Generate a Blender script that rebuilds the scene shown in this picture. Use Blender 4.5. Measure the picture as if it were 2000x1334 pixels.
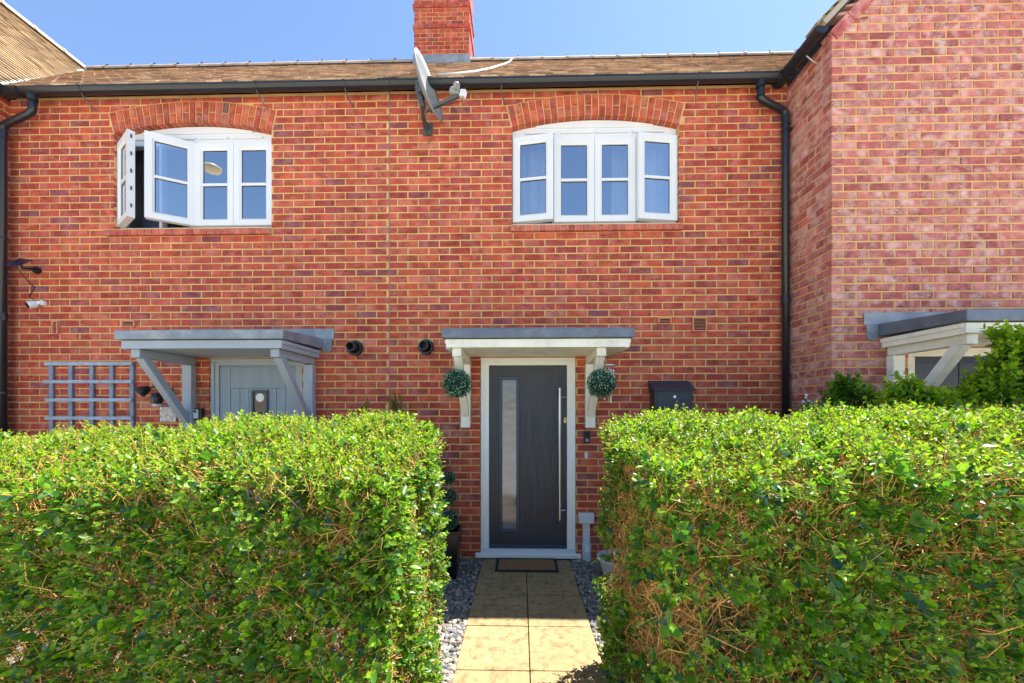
import bpy, math, random
import numpy as np
from mathutils import Vector, Matrix

R = math.radians
random.seed(7)
rng = np.random.default_rng(11)
scene = bpy.context.scene
for o in list(bpy.data.objects):
    bpy.data.objects.remove(o)
COL = scene.collection

# ------------------------------------------------------------------ camera
cam_d = bpy.data.cameras.new('camera')
cam = bpy.data.objects.new('camera', cam_d)
COL.objects.link(cam)
cam.location = (0, 0, 1.57)
cam.rotation_euler = (R(90), 0, R(1.3))
cam_d.sensor_width = 36
cam_d.lens = 36 * 760 / 2000
cam_d.shift_y = 133 / 2000
cam_d.clip_start = 0.05
cam_d.clip_end = 2000
scene.camera = cam

# ------------------------------------------------------------------ sky, sun, exposure
SUN_EL, SUN_AZ = 65.2, 62.9          # azimuth from +Y towards +X
world = bpy.data.worlds.new('World')
scene.world = world
world.use_nodes = True
wn = world.node_tree
bg = wn.nodes['Background']
sky = wn.nodes.new('ShaderNodeTexSky')
sky.sky_type = 'NISHITA'
sky.sun_disc = False
sky.sun_elevation = R(SUN_EL)
sky.sun_rotation = R(SUN_AZ)
sky.altitude = 0
sky.air_density = 1.0
sky.dust_density = 0.3
sky.ozone_density = 4.0
wn.links.new(sky.outputs[0], bg.inputs[0])
bg.inputs[1].default_value = 0.064
sun_d = bpy.data.lights.new('sun', 'SUN')
sun_d.energy = 3.4
sun_d.angle = R(0.5)
sun_d.color = (1.0, 0.95, 0.87)
sun = bpy.data.objects.new('sun', sun_d)
COL.objects.link(sun)
sv = Vector((math.sin(R(SUN_AZ)) * math.cos(R(SUN_EL)), math.cos(R(SUN_AZ)) * math.cos(R(SUN_EL)), math.sin(R(SUN_EL))))
sun.rotation_euler = (-sv).to_track_quat('-Z', 'Y').to_euler()
sun.location = sv * 40
vs = scene.view_settings
vs.view_transform = 'Standard'
vs.look = 'None'
vs.gamma = 1.0
vs.use_curve_mapping = False
vs.exposure = 2.15
try:
    scene.cycles.max_bounces = 8
    scene.cycles.transparent_max_bounces = 12
    scene.cycles.sample_clamp_indirect = 6.0
except Exception:
    pass

# ------------------------------------------------------------------ materials
def C(r, g, b):
    f = lambda v: (v / 255 / 12.92) if v / 255 <= 0.04045 else ((v / 255 + 0.055) / 1.055) ** 2.4
    return (f(r), f(g), f(b))

MATS = {}
def nd(nt, typ, **kw):
    n = nt.nodes.new(typ)
    for k, v in kw.items():
        setattr(n, k, v)
    return n

def mat(name, col, rough=0.6, var=0.12, vscale=6.0, bump=0.0, bscale=60.0, attr=False, metal=0.0,
        spec=0.5, stretch=(1, 1, 1), dirt=None, dscale=3.0, damt=0.0):
    """plain procedural surface: colour (or per-piece attribute) with noise tone, optional stains and relief"""
    m = bpy.data.materials.new(name)
    m.use_nodes = True
    nt = m.node_tree
    b = nt.nodes['Principled BSDF']
    b.inputs['Roughness'].default_value = rough
    b.inputs['Metallic'].default_value = metal
    b.inputs['Specular IOR Level'].default_value = spec
    geo = nd(nt, 'ShaderNodeNewGeometry')
    mp = nd(nt, 'ShaderNodeVectorMath', operation='MULTIPLY')
    mp.inputs[1].default_value = stretch
    nt.links.new(geo.outputs['Position'], mp.inputs[0])
    no = nd(nt, 'ShaderNodeTexNoise')
    no.inputs['Scale'].default_value = vscale
    no.inputs['Detail'].default_value = 5
    nt.links.new(mp.outputs[0], no.inputs['Vector'])
    mr = nd(nt, 'ShaderNodeMapRange')
    mr.inputs['From Min'].default_value = 0.3
    mr.inputs['From Max'].default_value = 0.7
    mr.inputs['To Min'].default_value = 1 - var
    mr.inputs['To Max'].default_value = 1 + var
    nt.links.new(no.outputs['Fac'], mr.inputs['Value'])
    mul = nd(nt, 'ShaderNodeVectorMath', operation='SCALE')
    if attr:
        a = nd(nt, 'ShaderNodeAttribute', attribute_name='col')
        nt.links.new(a.outputs['Color'], mul.inputs[0])
    else:
        mul.inputs[0].default_value = col
    nt.links.new(mr.outputs[0], mul.inputs['Scale'])
    out = mul.outputs[0]
    if dirt:
        n2 = nd(nt, 'ShaderNodeTexNoise')
        n2.inputs['Scale'].default_value = dscale
        n2.inputs['Detail'].default_value = 8
        n2.inputs['Roughness'].default_value = 0.65
        nt.links.new(mp.outputs[0], n2.inputs['Vector'])
        r2 = nd(nt, 'ShaderNodeMapRange')
        r2.inputs['From Min'].default_value = 0.48
        r2.inputs['From Max'].default_value = 0.68
        r2.inputs['To Max'].default_value = damt
        nt.links.new(n2.outputs['Fac'], r2.inputs['Value'])
        mx = nd(nt, 'ShaderNodeMix', data_type='RGBA')
        nt.links.new(r2.outputs[0], mx.inputs['Factor'])
        nt.links.new(out, mx.inputs['A'])
        mx.inputs['B'].default_value = (*dirt, 1)
        out = mx.outputs['Result']
    nt.links.new(out, b.inputs['Base Color'])
    if bump:
        n3 = nd(nt, 'ShaderNodeTexNoise')
        n3.inputs['Scale'].default_value = bscale
        n3.inputs['Detail'].default_value = 4
        nt.links.new(mp.outputs[0], n3.inputs['Vector'])
        bp = nd(nt, 'ShaderNodeBump')
        bp.inputs['Strength'].default_value = bump
        bp.inputs['Distance'].default_value = 0.004
        nt.links.new(n3.outputs['Fac'], bp.inputs['Height'])
        nt.links.new(bp.outputs[0], b.inputs['Normal'])
    MATS[name] = m
    return m

def brick_mat(name, bloom):
    m = mat(name, (1, 1, 1), rough=0.75, var=0.22, vscale=9, bump=0.0, attr=True, spec=0.35)
    nt = m.node_tree
    b = nt.nodes['Principled BSDF']
    geo = [n for n in nt.nodes if n.type == 'NEW_GEOMETRY'][0]
    a = [n for n in nt.nodes if n.type == 'ATTRIBUTE'][0]
    base = b.inputs['Base Color'].links[0].from_socket
    # shift the pattern from brick to brick with the brick's own colour
    sh = nd(nt, 'ShaderNodeVectorMath', operation='MULTIPLY_ADD')
    nt.links.new(a.outputs['Color'], sh.inputs[0])
    sh.inputs[1].default_value = (31, 17, 23)
    nt.links.new(geo.outputs['Position'], sh.inputs[2])
    st = nd(nt, 'ShaderNodeVectorMath', operation='MULTIPLY')
    st.inputs[1].default_value = (1, 1, 2.6)
    nt.links.new(sh.outputs[0], st.inputs[0])
    # drag creases
    n1 = nd(nt, 'ShaderNodeTexNoise')
    n1.inputs['Scale'].default_value = 17
    n1.inputs['Detail'].default_value = 3
    n1.inputs['Distortion'].default_value = 1.6
    nt.links.new(st.outputs[0], n1.inputs['Vector'])
    ab = nd(nt, 'ShaderNodeMath', operation='SUBTRACT'); ab.inputs[1].default_value = 0.5
    nt.links.new(n1.outputs['Fac'], ab.inputs[0])
    ab2 = nd(nt, 'ShaderNodeMath', operation='ABSOLUTE'); nt.links.new(ab.outputs[0], ab2.inputs[0])
    cr = nd(nt, 'ShaderNodeMapRange')
    cr.inputs['From Min'].default_value = 0.0
    cr.inputs['From Max'].default_value = 0.04
    cr.inputs['To Min'].default_value = 1.0
    cr.inputs['To Max'].default_value = 0.0
    nt.links.new(ab2.outputs[0], cr.inputs['Value'])
    n2 = nd(nt, 'ShaderNodeTexNoise'); n2.inputs['Scale'].default_value = 7
    nt.links.new(sh.outputs[0], n2.inputs['Vector'])
    gate = nd(nt, 'ShaderNodeMapRange')
    gate.inputs['From Min'].default_value = 0.44; gate.inputs['From Max'].default_value = 0.58
    gate.inputs['To Max'].default_value = 0.85
    nt.links.new(n2.outputs['Fac'], gate.inputs['Value'])
    g2 = nd(nt, 'ShaderNodeMath', operation='MULTIPLY')
    nt.links.new(cr.outputs[0], g2.inputs[0]); nt.links.new(gate.outputs[0], g2.inputs[1])
    # pale lime bloom
    n3 = nd(nt, 'ShaderNodeTexNoise'); n3.inputs['Scale'].default_value = 10; n3.inputs['Detail'].default_value = 6
    nt.links.new(sh.outputs[0], n3.inputs['Vector'])
    bl = nd(nt, 'ShaderNodeMapRange')
    bl.inputs['From Min'].default_value = 0.46; bl.inputs['From Max'].default_value = 0.72
    bl.inputs['To Max'].default_value = bloom
    nt.links.new(n3.outputs['Fac'], bl.inputs['Value'])
    mb = nd(nt, 'ShaderNodeMix', data_type='RGBA')
    nt.links.new(bl.outputs[0], mb.inputs['Factor'])
    nt.links.new(base, mb.inputs['A']); mb.inputs['B'].default_value = (*C(222, 190, 180), 1)
    mc = nd(nt, 'ShaderNodeMix', data_type='RGBA')
    nt.links.new(g2.outputs[0], mc.inputs['Factor'])
    nt.links.new(mb.outputs['Result'], mc.inputs['A']); mc.inputs['B'].default_value = (*C(72, 24, 26), 1)
    nt.links.new(mc.outputs['Result'], b.inputs['Base Color'])
    n4 = nd(nt, 'ShaderNodeTexNoise'); n4.inputs['Scale'].default_value = 120; n4.inputs['Detail'].default_value = 4
    nt.links.new(geo.outputs['Position'], n4.inputs['Vector'])
    hs = nd(nt, 'ShaderNodeMath', operation='MULTIPLY_ADD')
    nt.links.new(g2.outputs[0], hs.inputs[0]); hs.inputs[1].default_value = -1.2
    nt.links.new(n4.outputs['Fac'], hs.inputs[2])
    bp = nd(nt, 'ShaderNodeBump'); bp.inputs['Strength'].default_value = 0.6; bp.inputs['Distance'].default_value = 0.004
    nt.links.new(hs.outputs[0], bp.inputs['Height']); nt.links.new(bp.outputs[0], b.inputs['Normal'])
    return m

def leaf_mat(name, trans=0.4, rough=0.38, glow=(1.5, 1.35, 0.5)):
    m = bpy.data.materials.new(name); m.use_nodes = True
    nt = m.node_tree; b = nt.nodes['Principled BSDF']
    a = nd(nt, 'ShaderNodeAttribute', attribute_name='col')
    b.inputs['Roughness'].default_value = rough
    b.inputs['Specular IOR Level'].default_value = 0.5
    nt.links.new(a.outputs['Color'], b.inputs['Base Color'])
    t = nd(nt, 'ShaderNodeBsdfTranslucent')
    ml = nd(nt, 'ShaderNodeVectorMath', operation='MULTIPLY'); ml.inputs[1].default_value = glow
    nt.links.new(a.outputs['Color'], ml.inputs[0]); nt.links.new(ml.outputs[0], t.inputs['Color'])
    mx = nd(nt, 'ShaderNodeMixShader'); mx.inputs[0].default_value = trans
    nt.links.new(b.outputs[0], mx.inputs[1]); nt.links.new(t.outputs[0], mx.inputs[2])
    nt.links.new(mx.outputs[0], nt.nodes['Material Output'].inputs['Surface'])
    MATS[name] = m
    return m

def glass_mat(name, refl, rough=0.0, tint=(0.9, 0.95, 1.0)):
    m = bpy.data.materials.new(name); m.use_nodes = True
    nt = m.node_tree; nt.nodes.remove(nt.nodes['Principled BSDF'])
    g = nd(nt, 'ShaderNodeBsdfGlossy'); g.inputs['Roughness'].default_value = rough
    g.inputs['Color'].default_value = (*tint, 1)
    t = nd(nt, 'ShaderNodeBsdfTransparent'); t.inputs['Color'].default_value = (0.8, 0.85, 0.88, 1)
    fr = nd(nt, 'ShaderNodeLayerWeight'); fr.inputs['Blend'].default_value = 0.35
    mr = nd(nt, 'ShaderNodeMapRange'); mr.inputs['To Min'].default_value = refl; mr.inputs['To Max'].default_value = 1.0
    nt.links.new(fr.outputs['Fresnel'], mr.inputs['Value'])
    mx = nd(nt, 'ShaderNodeMixShader')
    nt.links.new(mr.outputs[0], mx.inputs[0]); nt.links.new(t.outputs[0], mx.inputs[1]); nt.links.new(g.outputs[0], mx.inputs[2])
    nt.links.new(mx.outputs[0], nt.nodes['Material Output'].inputs['Surface'])
    MATS[name] = m
    return m

def door_mat():
    m = mat('anthracite woodgrain door', C(54, 56, 66), rough=0.42, var=0.08, vscale=14, stretch=(1, 1, 0.2))
    nt = m.node_tree; b = nt.nodes['Principled BSDF']
    geo = [n for n in nt.nodes if n.type == 'NEW_GEOMETRY'][0]
    st = nd(nt, 'ShaderNodeVectorMath', operation='MULTIPLY'); st.inputs[1].default_value = (9, 1, 1.1)
    nt.links.new(geo.outputs['Position'], st.inputs[0])
    w = nd(nt, 'ShaderNodeTexNoise'); w.inputs['Scale'].default_value = 1.3; w.inputs['Detail'].default_value = 1
    nt.links.new(st.outputs[0], w.inputs['Vector'])
    s2 = nd(nt, 'ShaderNodeMath', operation='MULTIPLY'); s2.inputs[1].default_value = 95
    nt.links.new(w.outputs['Fac'], s2.inputs[0])
    sn = nd(nt, 'ShaderNodeMath', operation='SINE'); nt.links.new(s2.outputs[0], sn.inputs[0])
    bp = nd(nt, 'ShaderNodeBump'); bp.inputs['Strength'].default_value = 0.2; bp.inputs['Distance'].default_value = 0.002
    nt.links.new(sn.outputs[0], bp.inputs['Height']); nt.links.new(bp.outputs[0], b.inputs['Normal'])
    return m

M_BRICK = brick_mat('red brick', 0.2)
M_BRICK_R = brick_mat('pale bloomed brick', 0.75)
M_MORTAR = mat('sandy mortar', C(212, 170, 110), rough=0.95, var=0.14, vscale=5, bump=0.5, bscale=160)
M_UPVC = mat('white upvc', C(222, 223, 224), rough=0.35, var=0.03, vscale=3)
M_FRAME = mat('bright white frame', C(246, 246, 242), rough=0.35, var=0.03, vscale=3)
M_WHITE_WOOD = mat('cream white painted wood', C(244, 240, 224), rough=0.5, var=0.05, vscale=5, dirt=C(176, 168, 150), dscale=6, damt=0.35)
M_GREY_WOOD = mat('blue grey painted wood', C(166, 174, 186), rough=0.5, var=0.06, vscale=5)
M_GREY_DOOR = mat('blue grey door paint', C(140, 154, 168), rough=0.5, var=0.07, vscale=4, bump=0.2, bscale=90, stretch=(4, 4, 0.5))
M_TRELLIS = mat('weathered grey stain', C(125, 141, 162), rough=0.8, var=0.2, vscale=14, bump=0.5, bscale=80)
M_LATH = mat('pale weathered lath', C(158, 170, 186), rough=0.8, var=0.2, vscale=14, bump=0.5, bscale=80)
M_LEAD = mat('lead sheet', C(134, 142, 152), rough=0.5, var=0.18, vscale=7, bump=0.15, bscale=20, dirt=C(190, 188, 180), dscale=5, damt=0.5, metal=0.2)
M_LEAD_DARK = mat('dark lead sheet', C(104, 113, 126), rough=0.5, var=0.16, vscale=9, bump=0.15, bscale=20, dirt=C(160, 162, 164), dscale=6, damt=0.35, metal=0.2)
M_BLACK = mat('black plastic', C(33, 36, 42), rough=0.32, var=0.1, vscale=6)
M_BLACK_METAL = mat('black powder coat', C(48, 54, 66), rough=0.45, var=0.08, vscale=8, bump=0.1, bscale=200)
M_STEEL = mat('brushed steel', C(205, 207, 210), rough=0.3, var=0.05, metal=0.9, stretch=(1, 1, 8), vscale=20)
M_BRASS = mat('brass', C(214, 178, 110), rough=0.35, var=0.05, metal=0.8)
M_DOOR = door_mat()
M_DOOR_TRIM = mat('slate blue trim', C(56, 70, 88), rough=0.4, var=0.05)
M_NAVY = mat('navy door', C(36, 46, 66), rough=0.4, var=0.08)
M_TILE = mat('plain roof tile', (1, 1, 1), rough=0.85, var=0.25, vscale=14, bump=0.4, bscale=90, attr=True)
M_RIDGE = mat('ridge tile', C(168, 150, 132), rough=0.85, var=0.2, vscale=8, bump=0.3, bscale=50)
M_FELT = mat('roof underlay', C(70, 60, 54), rough=0.9)
M_SLAB = mat('buff paving slab', C(150, 130, 92), rough=0.9, var=0.16, vscale=5, bump=1.0, bscale=55, dirt=C(92, 78, 52), dscale=16, damt=0.8)
M_STONE = mat('slate chips', (1, 1, 1), rough=0.8, var=0.2, vscale=30, attr=True)
M_SOIL = mat('gravel bed', C(120, 112, 102), rough=0.95, var=0.3, vscale=30, bump=0.8, bscale=60)
M_GROUND = mat('ground', C(182, 174, 152), rough=0.95, var=0.2, vscale=0.6)  # paled so sunlit ground bounces fill onto the shaded walls
M_PAVE = mat('bounce concrete paving', C(200, 193, 180), rough=0.9, var=0.12, vscale=2, bump=0.3, bscale=40)  # lightened beyond plain concrete to bounce sun at the house fronts
M_ROAD = mat('bounce lane', C(196, 190, 178), rough=0.9, var=0.12, vscale=3, bump=0.4, bscale=80)  # unseen lane, made pale as a bounce surface for the shaded fronts
M_LEAF = leaf_mat('privet leaf', 0.47)
M_BOX = leaf_mat('box leaf', 0.1, rough=0.45, glow=(1, 1, 0.8))
M_TWIG = mat('tan twig', C(200, 152, 84), rough=0.85, var=0.25, vscale=20, bump=0.4, bscale=120)
M_STEM = mat('green stem', C(84, 96, 40), rough=0.7, var=0.2)
M_PETAL = mat('white petal', C(238, 238, 232), rough=0.6, var=0.05)
M_GLASS = glass_mat('window glass', 0.5)
M_GLASS_DARK = glass_mat('door glass', 0.3, tint=(0.9, 0.9, 0.92))
M_FROST = mat('frosted glass', C(118, 118, 124), rough=0.08, var=0.3, vscale=5, stretch=(1, 1, 3), spec=0.9)
M_PANE_BROWN = mat('brown tinted glass', C(118, 92, 82), rough=0.15, var=0.25, vscale=12, spec=0.3)
M_ROOM = mat('room plaster', C(196, 200, 208), rough=0.9, var=0.04)
M_CURTAIN = mat('white curtain', C(232, 234, 240), rough=0.9, var=0.05)
M_CURTAIN_D = mat('blue grey curtain', C(96, 108, 140), rough=0.9, var=0.1)
M_TERRA = mat('terracotta vent', C(214, 134, 104), rough=0.7, var=0.08, vscale=20)
M_DARK = mat('painted shade and black parts', C(22, 20, 20), rough=0.9)  # painted shade in openings; also black gaskets and lenses
M_DISH = mat('dish grey paint', C(140, 144, 144), rough=0.5, var=0.06, dirt=C(120, 122, 116), dscale=5, damt=0.4)
M_DISH_ARM = mat('dark galvanised', C(92, 98, 96), rough=0.5, var=0.15, metal=0.4)
M_GREYPL = mat('light grey plastic', C(212, 215, 220), rough=0.45, var=0.05)
M_POT = mat('black glazed pot', C(24, 25, 28), rough=0.25, var=0.1)
M_POTW = mat('pale grey pot', C(190, 196, 208), rough=0.4, var=0.06)
M_COIR = mat('coir', C(146, 108, 76), rough=1.0, var=0.3, vscale=60, bump=1.0, bscale=240)
M_RUBBER = mat('black rubber', C(34, 34, 36), rough=0.7, var=0.1)
M_CABLE = mat('pale cable cover', C(176, 176, 168), rough=0.6, var=0.08)
M_SOLAR = mat('solar cell', C(40, 46, 74), rough=0.15, var=0.1)
M_PLATE = mat('clear printed plate', C(190, 182, 180), rough=0.2, var=0.35, vscale=26, dirt=C(120, 84, 84), dscale=16, damt=0.8)
M_STICK = mat('white sticker', C(236, 238, 240), rough=0.5, var=0.02)
M_GREEN_LEAD = mat('weathered valley lead', C(176, 186, 178), rough=0.6, var=0.12, vscale=6)
M_LAMPGLASS = mat('lamp bowl', C(178, 168, 146), rough=0.3, var=0.05)

# ------------------------------------------------------------------ mesh helpers
class MB:
    def __init__(s):
        s.v = []; s.f = []; s.c = []
    def add(s, verts, faces, col=None):
        n = len(s.v)
        s.v.extend([tuple(v) for v in verts])
        s.f.extend([tuple(i + n for i in f) for f in faces])
        if col is not None:
            s.c.extend([col] * len(faces))
        return s
    def box(s, x0, x1, y0, y1, z0, z1, col=None):
        v = [(x0, y0, z0), (x1, y0, z0), (x1, y1, z0), (x0, y1, z0), (x0, y0, z1), (x1, y0, z1), (x1, y1, z1), (x0, y1, z1)]
        f = [(0, 3, 2, 1), (4, 5, 6, 7), (0, 1, 5, 4), (1, 2, 6, 5), (2, 3, 7, 6), (3, 0, 4, 7)]
        return s.add(v, f, col)
    def bar(s, p, q, w, h, up=(0, 0, 1)):
        """square bar from p to q"""
        p, q = Vector(p), Vector(q); d = (q - p).normalized()
        a = d.cross(Vector(up))
        if a.length < 1e-4: a = d.cross(Vector((1, 0, 0)))
        a.normalize(); b = a.cross(d).normalized()
        a *= w / 2; b *= h / 2
        v = [p - a - b, p + a - b, p + a + b, p - a + b, q - a - b, q + a - b, q + a + b, q - a + b]
        return s.add(v, [(0, 3, 2, 1), (4, 5, 6, 7), (0, 1, 5, 4), (1, 2, 6, 5), (2, 3, 7, 6), (3, 0, 4, 7)])
    def tube(s, pts, r, n=10, caps=True):
        pts = [Vector(p) for p in pts]
        rr = r if isinstance(r, (list, tuple)) else [r] * len(pts)
        rings = []
        ref = None
        for i, p in enumerate(pts):
            d = (pts[min(i + 1, len(pts) - 1)] - pts[max(i - 1, 0)]).normalized()
            if ref is None:
                ref = d.cross(Vector((0, 0, 1)))
                if ref.length < 1e-3: ref = d.cross(Vector((1, 0, 0)))
            ref = (ref - d * ref.dot(d)).normalized()
            b = d.cross(ref)
            rings.append([p + (ref * math.cos(2 * math.pi * k / n) + b * math.sin(2 * math.pi * k / n)) * rr[i] for k in range(n)])
        v = [x for r_ in rings for x in r_]
        f = []
        for i in range(len(pts) - 1):
            for k in range(n):
                f.append((i * n + k, i * n + (k + 1) % n, (i + 1) * n + (k + 1) % n, (i + 1) * n + k))
        if caps:
            f.append(tuple(range(n - 1, -1, -1))); f.append(tuple((len(pts) - 1) * n + k for k in range(n)))
        return s.add(v, f)
    def lathe(s, prof, n=20, o=(0, 0, 0), axis=(0, 0, 1)):
        """prof: (radius, height) along axis from o"""
        a = Vector(axis).normalized()
        x = a.orthogonal().normalized(); y = a.cross(x); o = Vector(o)
        v = []
        for r, h in prof:
            for k in range(n):
                t = 2 * math.pi * k / n
                v.append(o + a * h + (x * math.cos(t) + y * math.sin(t)) * r)
        f = []
        for i in range(len(prof) - 1):
            for k in range(n):
                f.append((i * n + k, i * n + (k + 1) % n, (i + 1) * n + (k + 1) % n, (i + 1) * n + k))
        return s.add(v, f)
    def prism(s, poly, fn, w0, w1, col=None):
        """poly in (u,z), fn maps (u,z,w) to world"""
        n = len(poly)
        v = [fn(u, z, w0) for u, z in poly] + [fn(u, z, w1) for u, z in poly]
        f = [tuple(range(n)), tuple(range(2 * n - 1, n - 1, -1))]
        f += [(i, i + n, (i + 1) % n + n, (i + 1) % n) for i in range(n)]
        return s.add(v, f, col)
    def build(s, name, m, parent=None, bevel=0.0, smooth=False, seg=2):
        me = bpy.data.meshes.new(name)
        me.from_pydata(s.v, [], s.f)
        if s.c:
            at = me.attributes.new('col', 'FLOAT_COLOR', 'FACE')
            at.data.foreach_set('color', np.array([(*c, 1.0) for c in s.c], np.float32).ravel())
        me.materials.append(m)
        if smooth:
            me.polygons.foreach_set('use_smooth', [True] * len(me.polygons))
        me.update()
        o = bpy.data.objects.new(name, me)
        link(o, parent)
        if bevel:
            b = o.modifiers.new('bevel', 'BEVEL'); b.width = bevel; b.segments = seg; b.limit_method = 'ANGLE'
        return o

def link(o, parent=None):
    COL.objects.link(o)
    if parent is not None:
        o.parent = parent
        o.matrix_parent_inverse = parent.matrix_world.inverted() if parent.parent is None and parent.type == 'EMPTY' else Matrix(INV.get(parent.name, Matrix()))
    return o

INV = {}
def thing(name, label, cat, loc=(0, 0, 0), group=None):
    o = bpy.data.objects.new(name, None)
    o.empty_display_size = 0.1
    COL.objects.link(o)
    o.location = loc
    o.matrix_world = Matrix.Translation(loc)
    o['label'] = label; o['category'] = cat
    if group: o['group'] = group
    return o
def tag(o, label=None, cat=None, group=None, kind=None):
    if label: o['label'] = label
    if cat: o['category'] = cat
    if group: o['group'] = group
    if kind: o['kind'] = kind
    return o
def part_empty(name, parent, label=None):
    o = bpy.data.objects.new(name, None); o.empty_display_size = 0.1
    link(o, parent)
    if label: o['label'] = label
    return o

def np_mesh(name, verts, loops, counts, m, parent=None, col=None, smooth=False):
    """fast mesh from numpy; col per face"""
    me = bpy.data.meshes.new(name)
    me.vertices.add(len(verts)); me.vertices.foreach_set('co', verts.astype(np.float32).ravel())
    me.loops.add(len(loops)); me.loops.foreach_set('vertex_index', loops.astype(np.int32))
    me.polygons.add(len(counts))
    st = np.concatenate([[0], np.cumsum(counts)[:-1]]).astype(np.int32)
    me.polygons.foreach_set('loop_start', st)
    me.polygons.foreach_set('loop_total', counts.astype(np.int32))
    if smooth:
        me.polygons.foreach_set('use_smooth', np.ones(len(counts), bool))
    me.update(calc_edges=True)
    if col is not None:
        at = me.attributes.new('col', 'FLOAT_COLOR', 'FACE')
        at.data.foreach_set('color', np.concatenate([col, np.ones((len(col), 1))], 1).astype(np.float32).ravel())
    me.materials.append(m)
    o = bpy.data.objects.new(name, me)
    link(o, parent)
    return o

# ------------------------------------------------------------------ brickwork
PAL_MAIN = [C(186, 82, 58)] * 5 + [C(180, 76, 54), C(190, 88, 62), C(174, 72, 56), C(182, 80, 64), C(188, 92, 68), C(178, 74, 60), C(170, 70, 60)] * 3 + [C(150, 74, 74), C(158, 74, 70), C(190, 106, 90), C(144, 72, 78)]
PAL_RIGHT = [C(190, 114, 102), C(184, 104, 96), C(194, 126, 116), C(174, 92, 88), C(198, 136, 128), C(186, 110, 104)]
PAL_SOLD = [C(188, 90, 60), C(184, 82, 58), C(174, 76, 58), C(192, 96, 66)]
def pick(pal):
    c = random.choice(pal); k = random.uniform(0.9, 1.09)
    return (c[0] * k, c[1] * k * random.uniform(0.95, 1.06), c[2] * k * random.uniform(0.94, 1.07))

def frame(o, u, n):
    o, u, n = Vector(o), Vector(u), Vector(n)
    def fn(a, z, w):
        return o + u * a + Vector((0, 0, z)) - n * w
    return fn

def brick_poly(mb, poly, fn, col, proud=0.0, depth=0.1, ch=0.004):
    n = len(poly)
    cu = sum(p[0] for p in poly) / n; cz = sum(p[1] for p in poly) / n
    def ins(p):
        du, dz = cu - p[0], cz - p[1]
        return (p[0] + max(-ch, min(ch, du)), p[1] + max(-ch, min(ch, dz)))
    j = lambda: random.uniform(-0.0012, 0.0012)
    tw = random.uniform(-0.0015, 0.0015)
    v = [fn(ins(p)[0] + j(), ins(p)[1] + j(), -proud + tw * (1 if p[0] > cu else -1)) for p in poly]
    v += [fn(p[0] + j(), p[1] + j(), ch - proud) for p in poly]
    v += [fn(p[0], p[1], depth) for p in poly]
    f = [tuple(range(n))]
    for r in (0, 1):
        f += [(r * n + i, (r + 1) * n + i, (r + 1) * n + (i + 1) % n, r * n + (i + 1) % n) for i in range(n)]
    mb.add(v, f, col)

BRICK_VARIANTS = {}
def brick_variants(key, pal, m):
    if key not in BRICK_VARIANTS:
        out = []
        for i in range(28):
            mb = MB(); L = 0.211 / 2; hh = 0.0305
            fn = frame((0, 0, 0), (1, 0, 0), (0, -1, 0))
            brick_poly(mb, [(-L, -hh), (L, -hh), (L, hh), (-L, hh)], fn, pick(pal))
            o = mb.build('brick', m)
            out.append(o.data); bpy.data.objects.remove(o)
        BRICK_VARIANTS[key] = out
    return BRICK_VARIANTS[key]

def arch_geo(uc, half, spring, rise, thick=0.22):
    Rr = (half ** 2 + rise ** 2) / (2 * rise)
    zc = spring + rise - Rr
    ph = math.asin(half / Rr)
    return dict(uc=uc, half=half, spring=spring, R=Rr, zc=zc, ph=ph, thick=thick, Re=Rr + thick,
                ehalf=(Rr + thick) * math.sin(ph), ez=zc + (Rr + thick) * math.cos(ph))
def arch_z(a, u, r):
    d = u - a['uc']
    return a['zc'] + math.sqrt(max(r * r - d * d, 1e-6))

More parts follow.
